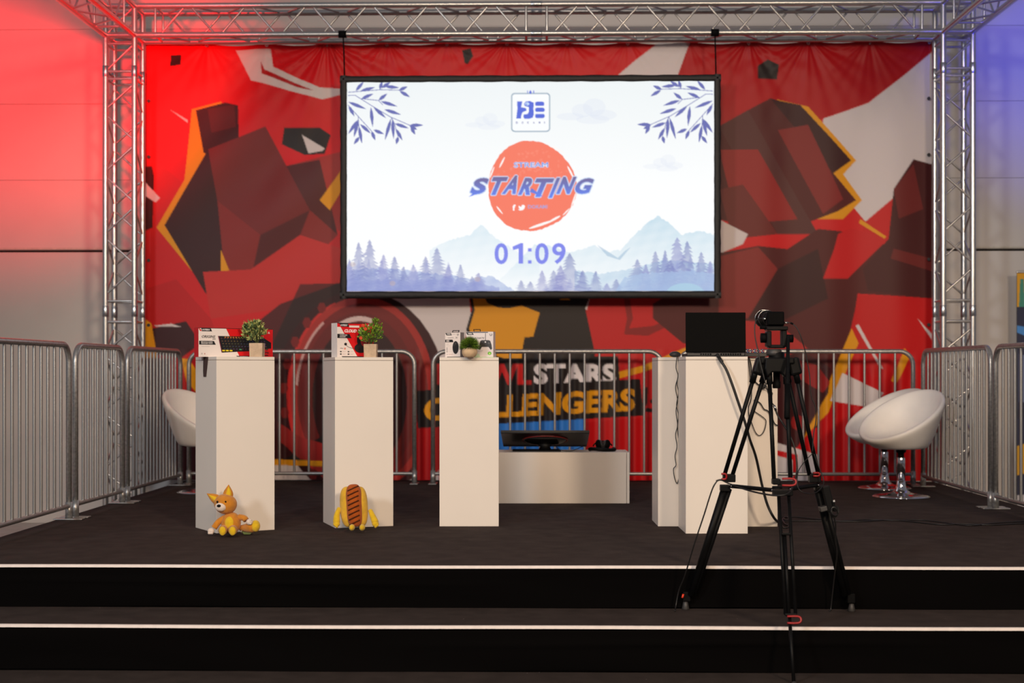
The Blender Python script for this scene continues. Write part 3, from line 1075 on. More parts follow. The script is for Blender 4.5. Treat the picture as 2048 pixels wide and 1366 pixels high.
S.text('DOKAMI', 1057, 410, 1096, 417, (172, 158, 206), 0.03)
DG = (122, 132, 234)
S.text('0', 990, 486, 1017, 528, DG, 0.02)
S.poly([(1026, 493), (1042, 486), (1047, 486), (1047, 527), (1038, 527), (1038, 497), (1027, 500)], DG)
S.rect(1057, 496, 1064, 503, DG)
S.rect(1057, 520, 1064, 527, DG)
S.text('0', 1071, 486, 1098, 528, DG, 0.02)
S.text('9', 1105, 486, 1132, 528, DG, 0.02)

scr = thing('projection_screen', 'bright hanging projection screen showing STREAM STARTING and a 01:09 countdown', 'screen', ((sl + sr_) / 2, YSC, sb))
S.grid('projected_picture', print_mat('screen_picture', 0.7, True), flat_pos((il, YSC - 0.004), (ir, YSC - 0.004), ib, it), scr)
MB().box(((sl + sr_) / 2, YSC + 0.010, (st + sb) / 2), (sr_ - sl - 0.04, 0.02, st - sb - 0.04)).build('backing_cloth', mat('screen_cloth', (225, 215, 212), 0.7, noise=0.03), scr)


def border(p, q, wd, seed):
    """padded cloth border piece with small dents"""
    rng = np.random.RandomState(seed)
    p, q = Vector(p), Vector(q)
    d = (q - p).normalized()
    nn = Vector((d.z, 0, -d.x))
    n = 60
    vs, fs = [], []
    for i in range(n + 1):
        c = p + (q - p) * (i / n)
        wv = 0.0018 * math.sin(i * 1.1 + seed) + rng.uniform(-0.001, 0.001)
        for k in range(8):
            a = math.pi * k / 7
            off = nn * (math.cos(a) * (wd / 2 + wv))
            vs.append(c + off + Vector((0, -0.026 * math.sin(a) ** 0.6 + 0.012, 0)))
    for i in range(n):
        for k in range(7):
            a = i * 8 + k
            fs.append((a, a + 1, a + 9, a + 8))
    b = MB()
    b.add(vs, fs)
    return b.build('border', M_FRAME, scr, True)


bw = 0.060
border((sl, YSC, st - bw / 2), (sr_, YSC, st - bw / 2), bw, 1)
border((sl, YSC, sb + 0.031), (sr_, YSC, sb + 0.031), 0.062, 2)
border((sl + bw / 2, YSC, sb), (sl + bw / 2, YSC, st), bw, 3)
border((sr_ - bw / 2, YSC, sb), (sr_ - bw / 2, YSC, st), bw, 4)
for px in (689, 1432):
    a = P(px, 152, YSC)
    MB().tube([a, (a.x - 0.004, YSC, zy(110, YSC)), (a.x - 0.01, YSC - 0.01, TOPB)], 0.006, 6).build('hanging_cord', M_MATTE, scr, True)
    MB().tube([(a.x - 0.045, YSC - 0.02, TOPB), (a.x + 0.02, YSC - 0.02, TOPB)], TR * 1.25, 12).build('clamp', M_MATTE, scr, True)
for k in range(12):
    xx = sl + 0.12 + k * (sr_ - sl - 0.24) / 11
    MB().ell((xx, YSC - 0.013, sb + 0.026), (0.006, 0.003, 0.006), n=8, m=6).build('stud', M_GREYP, scr, True)

# ================================================================== BARRIERS
BG = 'steel crowd barriers around the stage'


def barrier(p0, p1, label, nb, h=1.10, foot=True, z=ZS, hook=False):
    p0, p1 = Vector((*p0[:2], z)), Vector((*p1[:2], z))
    d = (p1 - p0)
    L = d.length
    d.normalize()
    nrm = Vector((-d.y, d.x, 0))
    t = thing('crowd_barrier', label, 'barrier', (p0 + p1) / 2, BG)
    R, r = 0.11, 0.0185
    path = [p0 + Vector((0, 0, 0.008)), p0 + Vector((0, 0, h - R - r))]
    for k in range(1, 7):
        a = math.pi / 2 * k / 7
        path.append(p0 + d * (R - R * math.cos(a)) + Vector((0, 0, h - R - r + R * math.sin(a))))
    path.append(p0 + d * R + Vector((0, 0, h - r)))
    path.append(p1 - d * R + Vector((0, 0, h - r)))
    for k in range(1, 7):
        a = math.pi / 2 * k / 7
        path.append(p1 - d * (R - R * math.sin(a)) + Vector((0, 0, h - R - r + R * math.cos(a))))
    path += [p1 + Vector((0, 0, h - R - r)), p1 + Vector((0, 0, 0.008))]
    MB().tube(path, r, 12).build('frame_tube', M_GALV, t, True)
    zr = 0.085
    rod('bottom_rail', p0 + Vector((0, 0, zr)), p1 + Vector((0, 0, zr)), 0.0145, M_GALV, t, 10)
    i0 = 0.145
    for k in range(nb):
        s = i0 + (L - 2 * i0) * k / (nb - 1)
        rod('upright_bar', p0 + d * s + Vector((0, 0, zr)), p0 + d * s + Vector((0, 0, h - r)), 0.0098, M_GALV, t)
    if foot:
        for q in (p0, p1):
            b = MB()
            b.box(q + Vector((0, 0, 0.005)), (0.065, 0.18, 0.008), math.atan2(d.y, d.x))
            b.build('foot_plate', M_GALV, t, bevel=0.003)
            b = MB()
            b.tube([q + Vector((0, 0, 0.008)), q + Vector((0, 0, 0.11))], 0.0225, 12)
            b.build('foot_sleeve', M_GALV, t, True)
    for q, sg in (((p0, 1),) if hook else ()):
        b = MB()
        b.box(q + Vector((0, 0, h - 0.14)) - d * sg * 0.024, (0.05, 0.016, 0.03), math.atan2(d.y, d.x))
        b.build('link_hook', M_GALV, t, bevel=0.003)
    return t


def bxp(a):
    return (P(a, 900, YG).x, YG)


barrier(bxp(378), bxp(833 - 4), 'crowd barrier across the back behind the two left plinths', 14)
barrier(bxp(866), bxp(1324), 'crowd barrier across the back behind the monitor and the low plinth', 14)
barrier(bxp(1357), bxp(1826), 'crowd barrier across the back behind the camera tripod', 14)
XL, XR = -2.88, 3.075
barrier((XL + 0.01, 11.22), (XL, 9.80), 'left-hand crowd barrier nearest the banner corner, beside the white chair', 14, hook=True)
barrier((XL, 9.68), (XL - 0.01, 8.72), 'short left-hand crowd barrier in the middle of its row', 8)
barrier((XL - 0.01, 8.60), (XL - 0.02, 6.75), 'left-hand crowd barrier nearest the stage front, cut by the frame', 15)
barrier((XR, 11.20), (XR - 0.02, 9.48), 'right-hand crowd barrier behind the pair of white chairs', 15, hook=True)
barrier((XR - 0.02, 9.38), (XR, 7.55), 'right-hand crowd barrier cut by the right edge of the picture', 15)

# ================================================================== PLINTHS
PG = 'white display plinths'


def plinth(label, c, rot, s=0.35, h=1.0):
    t = thing('display_plinth', label, 'plinth', (c[0], c[1], ZS), PG)
    R = rot
    MB().box((c[0], c[1], ZS + 0.0005 + (h - 0.021) / 2), (s, s, h - 0.021), R).build('body', M_PLINTH, t, bevel=0.0015)
    MB().box((c[0], c[1], ZS + h - 0.020), (s - 0.004, s - 0.004, 0.004), R).build('seam', M_SEAM, t)
    MB().box((c[0], c[1], ZS + h - 0.009), (s, s, 0.018), R).build('top_panel', M_PLINTH, t, bevel=0.0015)
    return t


def from_near(px, py, ang, s=0.35):
    """near bottom corner seen at (px,py); front edge runs to the right at angle ang away from the picture plane"""
    g = G(px, py)
    a = ang + YAW
    e1 = Vector((math.cos(a), math.sin(a), 0))
    e2 = Vector((-math.sin(a), math.cos(a), 0))
    return g + e1 * s / 2 + e2 * s / 2, a


c1, a1 = from_near(433, 1067, math.radians(32))
plinth('white plinth carrying the keyboard box, leftmost of the row', c1, a1)
g0_ = G(433, 1067)
e2_ = Vector((-math.sin(a1), math.cos(a1), 0))
n_ = Vector((-math.cos(a1), -math.sin(a1), 0))
pt_ = lambda u, z: g0_ + e2_ * u + n_ * 0.0012 + Vector((0, 0, z))
st_ = MB().prism([pt_(0.13, 1.0), pt_(0.21, 1.0), pt_(0.215, 0.92), pt_(0.21, 0.885), pt_(0.165, 0.885)], n_ * 0.0015).build('dark_strip', mat('brown_strip', (70, 50, 46), 0.8, noise=0.1))  # thin tapered dark brown piece laid flat on the plinth's left face
tag(st_, 'narrow dark brown strip on the left side face of the leftmost plinth, below its top edge', 'strip')
c2, a2 = from_near(670, 1056.5, math.radians(19))
plinth('white plinth carrying the red headset box and flowering pot', c2, a2)
c3, a3 = from_near(879, 1053, math.radians(0.5))
plinth('white plinth carrying the mouse and controller boxes', c3, a3)
c4, a4 = from_near(1371.5, 1067.5, 0.0)
plinth('white plinth under the open black laptop, standing in front', c4, a4)
c5, a5 = from_near(1316, 1053, 0.0)
plinth('white plinth behind the laptop plinth on its left, cable loop hanging down it', c5, a5)
c6, a6 = from_near(1436.5, 1053.5, 0.0)
plinth('white plinth behind the tripod legs, carrying the small mixer', c6, a6)
# lying plinth
g = G(971, 1007)
cl_ = g + Vector((math.cos(YAW), math.sin(YAW), 0)) * 0.5 + Vector((-math.sin(YAW), math.cos(YAW), 0)) * 0.175
t = thing('low_plinth', 'white plinth lying on its side, carrying monitor and headphones', 'plinth', (cl_.x, cl_.y, ZS), PG)
LH = 0.354
MB().box((cl_.x - 0.0105 * _c, cl_.y, ZS + LH / 2 + 0.0005), (0.979, 0.35, LH), YAW).build('body', M_PLINTH, t, bevel=0.0015)
MB().box((cl_.x + 0.491 * _c, cl_.y + 0.491 * _s, ZS + LH / 2 + 0.0005), (0.018, 0.35, LH), YAW).build('top_panel', M_PLINTH, t, bevel=0.0015)
ZP = ZS + 1.0

# ================================================================== PRODUCT BOXES
M_PRINT = print_mat('carton_print', 0.35)


def carton(name, label, A, B, z0, h, depth, cv, side_rgb, left_rgb=None, top_rgb=(40, 36, 36), group='boxed gaming gear on the plinths'):
    """upright carton; printed front face from A to B (left to right as seen)"""
    A, B = Vector((A[0], A[1], 0)), Vector((B[0], B[1], 0))
    e = (B - A).normalized()
    back = Vector((-e.y, e.x, 0)) * depth
    t = thing(name, label, 'box', ((A + B) / 2 + back / 2) + Vector((0, 0, z0)), group)
    ins = Vector((-e.y, e.x, 0)) * 0.0008
    up = Vector((0, 0, h))
    o = Vector((0, 0, z0))
    m_side = mat('carton_side_%d_%d_%d' % side_rgb, side_rgb, 0.35, noise=0.04)
    MB().prism([A + ins + o, B + ins + o, B + back + o, A + back + o], up).build('carton_body', m_side, t)
    cv.grid('printed_front', M_PRINT, flat_pos(A, B, z0, z0 + h), t)
    if left_rgb:
        MB().prism([A + o + ins - e * 0.0006, A + back + o - e * 0.0006, A + back + o - e * 0.0006 + up, A + o + ins - e * 0.0006 + up], e * 0.0005).build('side_panel', mat('carton_left_%d_%d_%d' % left_rgb, left_rgb, 0.35, noise=0.04), t)
    MB().prism([A + ins + o + up, B + ins + o + up, B + back + o + up, A + back + o + up], (0, 0, 0.0008)).build('top_flap', mat('carton_top_%d_%d_%d' % top_rgb, top_rgb, 0.4, noise=0.1), t)
    return t


CW, CR, CK = (240, 228, 222), (222, 24, 30), (28, 26, 27)
# keyboard carton; drawing units = tenths of a pixel in the close-up
K = Canvas(275, 355, 1800, 945, 300, 116, CW)
K.poly([(830, 365), (1800, 365), (1800, 945), (1110, 945)], CR)
K.poly([(1060, 380), (1400, 380), (1500, 640), (1200, 640)], (190, 16, 24))
K.poly([(290, 350), (345, 420), (310, 420), (275, 360)], CR)
K.poly([(330, 355), (520, 355), (548, 425), (345, 425)], CK)
K.text('HYPERX', 355, 375, 505, 410, (235, 230, 230), 0.03, 0.3)
K.rect(275, 355, 1800, 366, CK)
K.text('ORIGINS', 342, 505, 610, 558, CK, 0.03, 0.22)
K.text('65', 556, 566, 618, 592, CK, 0.03, 0.2)
K.poly([(290, 620), (585, 620), (624, 697), (290, 697)], CK)
for y in (632, 660):
    K.text('MECHANICAL GAMING' if y == 632 else 'KEYBOARD FOR PC', 330, y, 560, y + 20, (235, 228, 225), 0.02)
K.rect(335, 728, 500, 736, (185, 172, 168))
K.ell(345, 878, 12, 18, (190, 175, 170))
K.ell(402, 880, 12, 16, (205, 150, 140))
K.poly([(665, 515), (1560, 515), (1765, 640), (1765, 760), (1300, 820), (740, 855)], (26, 24, 26))
K.poly([(665, 515), (680, 515), (752, 848), (738, 852)], (120, 30, 60))
cols = [(150, 60, 90), (170, 110, 60), (170, 140, 60), (110, 130, 70), (70, 110, 150), (120, 80, 160)]
for row in range(5):
    for k in range(15):
        x = 715 + row * 16 + k * 62
        y = 545 + row * 54
        if x > 1720:
            continue
        K.rect(x, y, x + 46, y + 36, (44, 41, 44))
        K.rect(x + 14, y + 12, x + 30, y + 22, cols[(k // 3 + row) % 6], 0.8)
for k in range(10):
    K.rect(800 + k * 55, 528, 830 + k * 55, 552, (190, 120, 60) if k < 6 else (120, 150, 70))
for k in range(3):
    K.rect(752 + 75 * k, 798, 808 + 75 * k, 826, (236, 210, 40))
K.rect(1100, 780, 1150, 798, (80, 170, 110))
K.rect(1600, 650, 1640, 730, (90, 50, 150))
K.poly([(1035, 918), (1300, 918), (1300, 945), (1060, 945)], CK)
K.text('HYPERX', 1120, 924, 1280, 940, (220, 215, 215), 0.02)
K.poly([(1715, 400), (1738, 450), (1690, 450)], (240, 220, 215))
K.text('72', 1630, 830, 1710, 870, CK, 0.05)
K.rect(1625, 895, 1700, 915, CK)
A, B = P(397, 700, 7.98), P(545.5, 700, 8.28)
carton('keyboard_box', 'wide red and white carton printed with a keyboard and ORIGINS', A, B, ZP, 0.166, 0.055, K, (178, 22, 30), (200, 20, 28))
# headset carton
K = Canvas(345, 255, 1100, 965, 170, 160, CR)
K.poly([(345, 340), (415, 340), (755, 935), (755, 965), (345, 965)], CW)
K.rect(345, 255, 920, 268, CK)
K.poly([(385, 262), (570, 262), (590, 335), (430, 335)], CK)
K.text('HYPERX', 415, 284, 555, 322, (235, 230, 230), 0.03, 0.3)
K.rect(592, 305, 800, 345, CW)
K.text('CLOUD', 495, 385, 745, 448, (248, 240, 238), 0.05, 0.25)
K.text('MIX', 775, 385, 930, 448, (248, 240, 238), 0.05, 0.25)
K.poly([(350, 482), (600, 482), (640, 568), (350, 568)], CK)
K.text('WIRELESS', 398, 495, 550, 518, (235, 228, 225), 0.02)
K.text('HEADSET', 398, 528, 520, 550, (235, 228, 225), 0.02)
K.rect(410, 592, 540, 600, (200, 188, 184))
K.ell(518, 690, 28, 30, CK, 1, 16, 0.6)
K.line([(530, 710), (560, 740), (600, 760), (660, 775), (700, 770)], 9, CK)
K.ell(830, 770, 130, 100, (34, 30, 32))
K.ell(870, 600, 120, 170, (34, 30, 32))
K.ell(900, 620, 70, 110, (150, 30, 34))
for y in (845, 895):
    for x in (420, 578):
        K.ell(x, y, 20, 14, CK)
        K.rect(x + 32, y - 8, x + 110, y - 2, (205, 190, 186))
        K.rect(x + 32, y + 4, x + 90, y + 10, (205, 190, 186))
K.text('dts', 405, 762, 470, 784, CK, 0.02)
K.rect(490, 762, 520, 800, (230, 130, 110))
K.poly([(435, 938), (880, 938), (880, 962), (460, 962)], CK)
K.ell(1000, 305, 22, 26, (240, 225, 220))
A, B = P(674.5, 700, 8.30), P(747, 700, 8.44)
carton('headset_box', 'red and white carton printed with a headset and CLOUD lettering', A, B, ZP, 0.205, 0.075, K, (230, 222, 220), (236, 228, 224))
# mouse carton (units of the 17x close-up)
K = Canvas(172, 220, 700, 1092, 90, 150, CW)
K.poly([(178, 235), (372, 235), (405, 318), (222, 318)], CK)
K.poly([(225, 256), (350, 256), (372, 290), (250, 290)], (225, 218, 214))
K.rect(420, 272, 540, 292, (205, 195, 190))
K.line([(590, 262), (590, 310), (612, 322), (634, 310), (634, 262)], 14, CK)
K.text('HASTE', 272, 392, 470, 425, CK, 0.01, 0.2)
K.text('X', 520, 372, 612, 432, CK, 0.0, 0.5)
K.poly([(176, 468), (430, 468), (462, 560), (176, 560)], CK)
K.rect(215, 482, 320, 545, (190, 182, 178))
K.ell(536, 745, 106, 225, (36, 32, 33))
K.ell(536, 600, 14, 50, (80, 74, 74))
K.ell(490, 640, 20, 70, (58, 52, 52))
for y in (765, 826, 890):
    K.ell(240, y, 18, 16, CK, 1, 12)
    K.rect(280, y - 6, 400, y + 2, (206, 192, 186))
K.rect(215, 684, 360, 692, (150, 140, 135))
K.rect(220, 620, 300, 640, (205, 195, 190))
K.rect(290, 968, 440, 1000, (228, 205, 196))
K.ell(245, 985, 20, 20, (205, 190, 185), 1, 12)
K.rect(240, 1062, 690, 1088, (44, 40, 40))
A, B = P(890.3, 700, 8.36), P(920.6, 700, 8.32)
t = carton('mouse_box', 'narrow white carton printed with a black computer mouse', A, B, ZP, 0.148, 0.05, K, (138, 130, 132))


def hang_tab(t, A, B, z, f0, f1, slant, h=0.016, hole=True):
    e = (Vector(B) - Vector(A))
    e.z = 0
    a, b = Vector((A[0], A[1], z)) + e * f0, Vector((A[0], A[1], z)) + e * f1
    n = Vector((-e.y, e.x, 0)).normalized() * 0.012
    s = e.normalized() * slant
    th = Vector((-e.y, e.x, 0)).normalized() * 0.0015
    w_ = 0.004
    u = Vector((0, 0, 1))
    a, b = a + n, b + n
    m = MB()
    ed = (b - a).normalized()
    m.prism([a, a + ed * w_, a + ed * w_ + s + u * h, a + s + u * h], th)
    m.prism([b - ed * w_, b, b + s + u * h, b - ed * w_ + s + u * h], th)
    m.prism([a + s + u * (h - w_), b + s + u * (h - w_), b + s + u * h, a + s + u * h], th)
    m.prism([a, b, b + u * w_ * 0.8, a + u * w_ * 0.8], th)
    m.build('hang_tab', M_BLACK, t)


hang_tab(t, A, B, ZP + 0.148, 0.40, 0.84, 0.004, 0.014)
# controller carton
K = Canvas(930, 200, 1815, 1092, 130, 132, (232, 222, 220))
K.rect(930, 212, 1640, 242, (40, 46, 58))
K.poly([(935, 235), (1140, 235), (1180, 310), (970, 310)], CK)
K.poly([(985, 250), (1110, 250), (1130, 285), (1010, 285)], (228, 220, 216))
K.line([(1704, 270), (1704, 325), (1735, 344), (1764, 325), (1764, 270)], 18, CK)
K.text('GLADIATE', 1080, 392, 1520, 452, (60, 52, 50), 0.02, 0.2)
K.line([(1560, 250), (1560, 500)], 22, (70, 64, 64))
K.poly([(1390, 520), (1440, 494), (1660, 494), (1715, 520), (1755, 650), (1775, 790), (1740, 830), (1715, 815), (1660, 730), (1440, 730), (1395, 815), (1365, 830), (1335, 790), (1360, 640)], (50, 46, 46))
K.ell(1555, 558, 24, 24, (235, 230, 228), 1, 14)
K.ell(1440, 600, 28, 28, (34, 30, 30), 1, 14)
K.ell(1610, 660, 28, 28, (34, 30, 30), 1, 14)
for dx, dy in ((0, -20), (20, 0), (0, 20), (-20, 0)):
    K.ell(1670 + dx, 600 + dy, 8, 8, (150, 145, 145), 1, 8)
K.rect(1290, 848, 1480, 870, (190, 178, 176))
K.rect(1290, 890, 1450, 906, (205, 195, 192))
K.ell(1693, 950, 62, 60, (100, 190, 40))
K.poly([(1693, 905), (1725, 985), (1661, 985)], (196, 236, 120))
K.poly([(1200, 1000), (1350, 960), (1400, 1092), (1180, 1092)], (214, 232, 200))
K.rect(1180, 1076, 1815, 1092, (120, 200, 110))
A, B = P(932.5, 700, 8.33), P(986.5, 700, 8.30)
t = carton('controller_box', 'square white carton printed with a black game controller', A, B, ZP, 0.152, 0.06, K, (226, 218, 216), (232, 226, 222))
hang_tab(t, A, B, ZP + 0.152, 0.26, 0.52, -0.002, 0.016)

# ================================================================== POTTED PLANTS
M_POT = mat('concrete_pot', (196, 170, 142), 0.8, noise=0.18, nscale=30, bump=0.2, bscale=120)


def leaf_mat(name, a, b):
    m = mat(name, a, 0.55, noise=0.0)
    nt = m.node_tree
    n = nt.nodes.new('ShaderNodeTexNoise')
    n.inputs['Scale'].default_value = 60
    tc = nt.nodes.new('ShaderNodeTexCoord')
    nt.links.new(tc.outputs['Object'], n.inputs['Vector'])
    r = nt.nodes.new('ShaderNodeValToRGB')
    r.color_ramp.elements[0].position = 0.35
    r.color_ramp.elements[1].position = 0.65
    r.color_ramp.elements[0].color = (*lin(a), 1)
    r.color_ramp.elements[1].color = (*lin(b), 1)
    nt.links.new(n.outputs['Fac'], r.inputs['Fac'])
    nt.links.new(r.outputs['Color'], nt.nodes['Principled BSDF'].inputs['Base Color'])
    return m


def leaves(c, rad, n, size, seed, stems=True, base=None):
    rng = random.Random(seed)
    b = MB()
    c = Vector(c)
    base = Vector(base)
    for k in range(n):
        while True:
            v = Vector((rng.uniform(-1, 1), rng.uniform(-1, 1), rng.uniform(-1, 1)))
            if 0.35 < v.length < 1:
                break
        p = c + Vector((v.x * rad[0], v.y * rad[1], v.z * rad[2]))
        d = (p - base).normalized() + Vector((rng.uniform(-.8, .8), rng.uniform(-.8, .8), rng.uniform(-.3, .8)))
        d.normalize()
        s = d.cross(Vector((rng.uniform(-1, 1), rng.uniform(-1, 1), rng.uniform(-1, 1)))).normalized()
        L = size * rng.uniform(0.7, 1.3)
        up = d.cross(s) * L * 0.12
        b.add([p, p + d * L * 0.5 + s * L * 0.28 + up, p + d * L, p + d * L * 0.5 - s * L * 0.28 + up], [(0, 1, 2), (0, 2, 3)])
    return b


def stems_mesh(c, rad, base, n, seed):
    rng = random.Random(seed)
    b = MB()
    for k in range(n):
        a = rng.uniform(0, 6.28)
        q = Vector(c) + Vector((math.cos(a) * rad[0] * 0.7, math.sin(a) * rad[1] * 0.7, rng.uniform(-0.2, 0.9) * rad[2]))
        mid = (Vector(base) + q) / 2 + Vector((rng.uniform(-.005, .005), rng.uniform(-.005, .005), 0.004))
        b.tube([base, mid, q], 0.0012, 4)
    return b


def square_pot(px0, px1, py_top, Y, label):
    a, b = P(px0, 710, Y), P(px1, 710, Y)
    wd = b.x - a.x
    h = (P(px0, py_top, Y).z - ZP)
    c = Vector(((a.x + b.x) / 2, Y + wd / 2, ZP))
    t = thing('potted_plant', label, 'plant', c, 'small potted plants on the plinths')
    m = MB()
    vs = []
    for z, k in ((0, 0.94), (h, 1.0), (h, 0.82), (h - 0.012, 0.80)):
        s = wd / 2 * k
        vs += [c + Vector((-s, -s, z)), c + Vector((s, -s, z)), c + Vector((s, s, z)), c + Vector((-s, s, z))]
    fs = [(3, 2, 1, 0)]
    for i in range(3):
        for j in range(4):
            fs.append((i * 4 + j, i * 4 + (j + 1) % 4, (i + 1) * 4 + (j + 1) % 4, (i + 1) * 4 + j))
    fs.append((12, 13, 14, 15))
    m.add(vs, fs)
    m.build('pot', M_POT, t, bevel=0.002)
    return t, c + Vector((0, 0, h)), wd


t, top, wd = square_pot(498, 525, 686, 8.04, 'square concrete pot with variegated pale green foliage beside the keyboard box')
c = P(508, 662, top.y)
s = leaves(c, (0.070, 0.055, 0.060), 330, 0.020, 1, base=top).build('foliage', leaf_mat('leaf_variegated', (74, 98, 52), (206, 206, 120)), t)
s['kind'] = 'stuff'
s = leaves(c, (0.055, 0.045, 0.05), 160, 0.022, 11, base=top).build('inner_foliage', leaf_mat('leaf_deep', (40, 62, 34), (96, 120, 66)), t)
s['kind'] = 'stuff'
stems_mesh(c, (0.07, 0.055, 0.05), top - Vector((0, 0, 0.01)), 16, 2).build('stems', mat('stem_green', (70, 80, 40), 0.7, noise=0.1), t)
t, top, wd = square_pot(727, 753, 688, 8.28, 'square concrete pot with bright green leaves and orange flowers')
c = P(741, 668, top.y)
s = leaves(c, (0.072, 0.05, 0.055), 330, 0.018, 3, base=top)
s2 = leaves(P(753, 650, top.y), (0.035, 0.03, 0.035), 90, 0.018, 31, base=top)
s.add(s2.v, s2.f)
s = s.build('foliage', leaf_mat('leaf_fresh', (46, 96, 22), (140, 170, 36)), t)
s['kind'] = 'stuff'
stems_mesh(c, (0.07, 0.05, 0.05), top - Vector((0, 0, 0.01)), 16, 5).build('stems', MATS['stem_green'], t)
for px, py in ((722, 676), (731, 658), (726, 651), (738, 655)):
    f = MB()
    cc = P(px, py, top.y - 0.03)
    for k in range(6):
        a = k * math.pi / 3
        f.ell(cc + Vector((0.006 * math.cos(a), -0.002, 0.006 * math.sin(a))), (0.005, 0.002, 0.005), n=8, m=6)
    f.build('flower', mat('flower_orange', (216, 70, 24), 0.6, noise=0.1), t, True)
# round pot with grass ball
Yp = 8.18
cc = Vector((P(938.5, 700, Yp).x, Yp + 0.045, ZP))
t = thing('potted_plant', 'round beige pot with a clipped ball of green grass', 'plant', cc, 'small potted plants on the plinths')
MB().lathe(cc, [(0.026, 0.0), (0.038, 0.008), (0.0455, 0.024), (0.046, 0.034), (0.042, 0.048), (0.037, 0.056), (0.031, 0.056), (0.030, 0.048)], 28).build('pot', mat('beige_pot', (206, 176, 140), 0.75, noise=0.15, nscale=25), t, True)
rng = random.Random(8)
b = MB()
for k in range(1500):
    u, v_ = rng.uniform(0, 6.283), rng.uniform(-0.25, 1)
    d = Vector((math.cos(u) * math.sqrt(1 - v_ * v_), math.sin(u) * math.sqrt(1 - v_ * v_), v_))
    base = cc + Vector((0, 0, 0.062))
    p0 = base + Vector((d.x * 0.026, d.y * 0.026, d.z * 0.024))
    p1 = base + Vector((d.x * 0.066, d.y * 0.062, d.z * 0.068)) * rng.uniform(0.84, 1.08)
    s = d.cross(Vector((rng.uniform(-1, 1), rng.uniform(-1, 1), rng.uniform(-1, 1)))).normalized() * 0.0012
    bend = Vector((0, 0, -0.004 * rng.random()))
    b.add([p0 - s, p0 + s, (p0 + p1) / 2 + s, p1 + bend, (p0 + p1) / 2 - s], [(0, 1, 2, 4), (4, 2, 3)])
s = b.build('grass_ball', leaf_mat('leaf_grass', (48, 84, 18), (116, 148, 44)), t)
s['kind'] = 'stuff'
MB().ell(cc + Vector((0, 0, 0.062)), (0.034, 0.034, 0.03)).build('core', mat('grass_core', (30, 46, 14), 0.9, noise=0.2), t, True)

# ================================================================== PLUSH TOYS (plain stand-ins)
M_PLO = mat('plush_orange', (206, 132, 40), 0.95, noise=0.12, nscale=50, bump=0.4, bscale=500, sheen=0.3, spec=0.1)
M_PLY = mat('plush_yellow', (228, 186, 34), 0.95, noise=0.1, nscale=50, bump=0.4, bscale=500, sheen=0.3, spec=0.1)
M_PLW = mat('plush_cream', (232, 214, 200), 0.95, noise=0.06, nscale=50, bump=0.4, bscale=500, sheen=0.2, spec=0.1)
M_PLB = mat('plush_brown', (176, 84, 26), 0.95, noise=0.14, nscale=40, bump=0.4, bscale=500, sheen=0.2, spec=0.1)
M_PLD = mat('plush_dark_stripe', (84, 42, 22), 0.95, noise=0.1, nscale=40, spec=0.1)
M_BUN = mat('plush_bun', (226, 176, 52), 0.95, noise=0.16, nscale=22, bump=0.4, bscale=500, sheen=0.3, spec=0.1)

Yt = 7.76
S1 = Yt / F                       # metres per pixel at the toy


def T1(px, py, dy=0.0):
    return P(px, py, Yt + dy)


t = thing('plush_toy', 'small orange plush animal with pointed ears sitting against the leftmost plinth', 'plush toy', G(458, 1072))
R_ = lambda a, ax: Matrix.Rotation(math.radians(a), 3, ax)
b = MB()
b.ell(T1(462, 1046), (0.055, 0.048, 0.062), n=24, m=16)
b.build('body', M_PLO, t, True)
MB().ell(T1(460, 1046, -0.022), (0.032, 0.032, 0.042)).build('belly_patch', M_PLY, t, True)
hd = T1(451, 1008, -0.01)
MB().ell(hd, (0.064, 0.056, 0.056), R_(8, 'Y'), n=24, m=16).build('head', M_PLO, t, True)
MB().ell(hd + Vector((-0.016, -0.040, -0.012)), (0.034, 0.026, 0.026)).build('muzzle', M_PLW, t, True)
MB().ell(hd + Vector((-0.022, -0.066, -0.004)), (0.011, 0.008, 0.008)).build('nose', M_BLACK, t, True)
for dx in (-0.034, 0.012):
    MB().ell(hd + Vector((dx, -0.050, 0.016)), (0.0055, 0.004, 0.0065), n=10, m=8).build('eye', M_BLACK, t, True)


def ear(base, tip, wd, parent):
    base, tip = Vector(base), Vector(tip)
    d = tip - base
    L = d.length
    Rm = Matrix.Rotation(math.atan2(d.x, d.z), 3, 'Y')

    def tp(k, h):
        def f(q):
            u = (q.z / h + 1) / 2
            g = max(0.0, 1 - u) ** 0.75 * 1.5 + 0.12
            return (q.x * g, q.y * (0.6 + 0.4 * g), q.z)
        return f
    mid_ = (base + tip) / 2
    e_ = MB().ell(mid_, (wd, 0.016, L / 2 * 1.15), Rm, 20, 14, tp(wd, L / 2 * 1.15)).build('ear', M_PLO, parent, True)
    i_ = MB().ell(mid_ + Vector((0.004, -0.008, -0.002)), (wd * 0.6, 0.012, L / 2 * 0.95), Rm, 16, 12, tp(wd * 0.6, L / 2 * 0.95)).build('inner_ear', M_PLY, None, True)
    i_.parent = e_
    i_.matrix_parent_inverse = Matrix.Identity(4)
    return e_


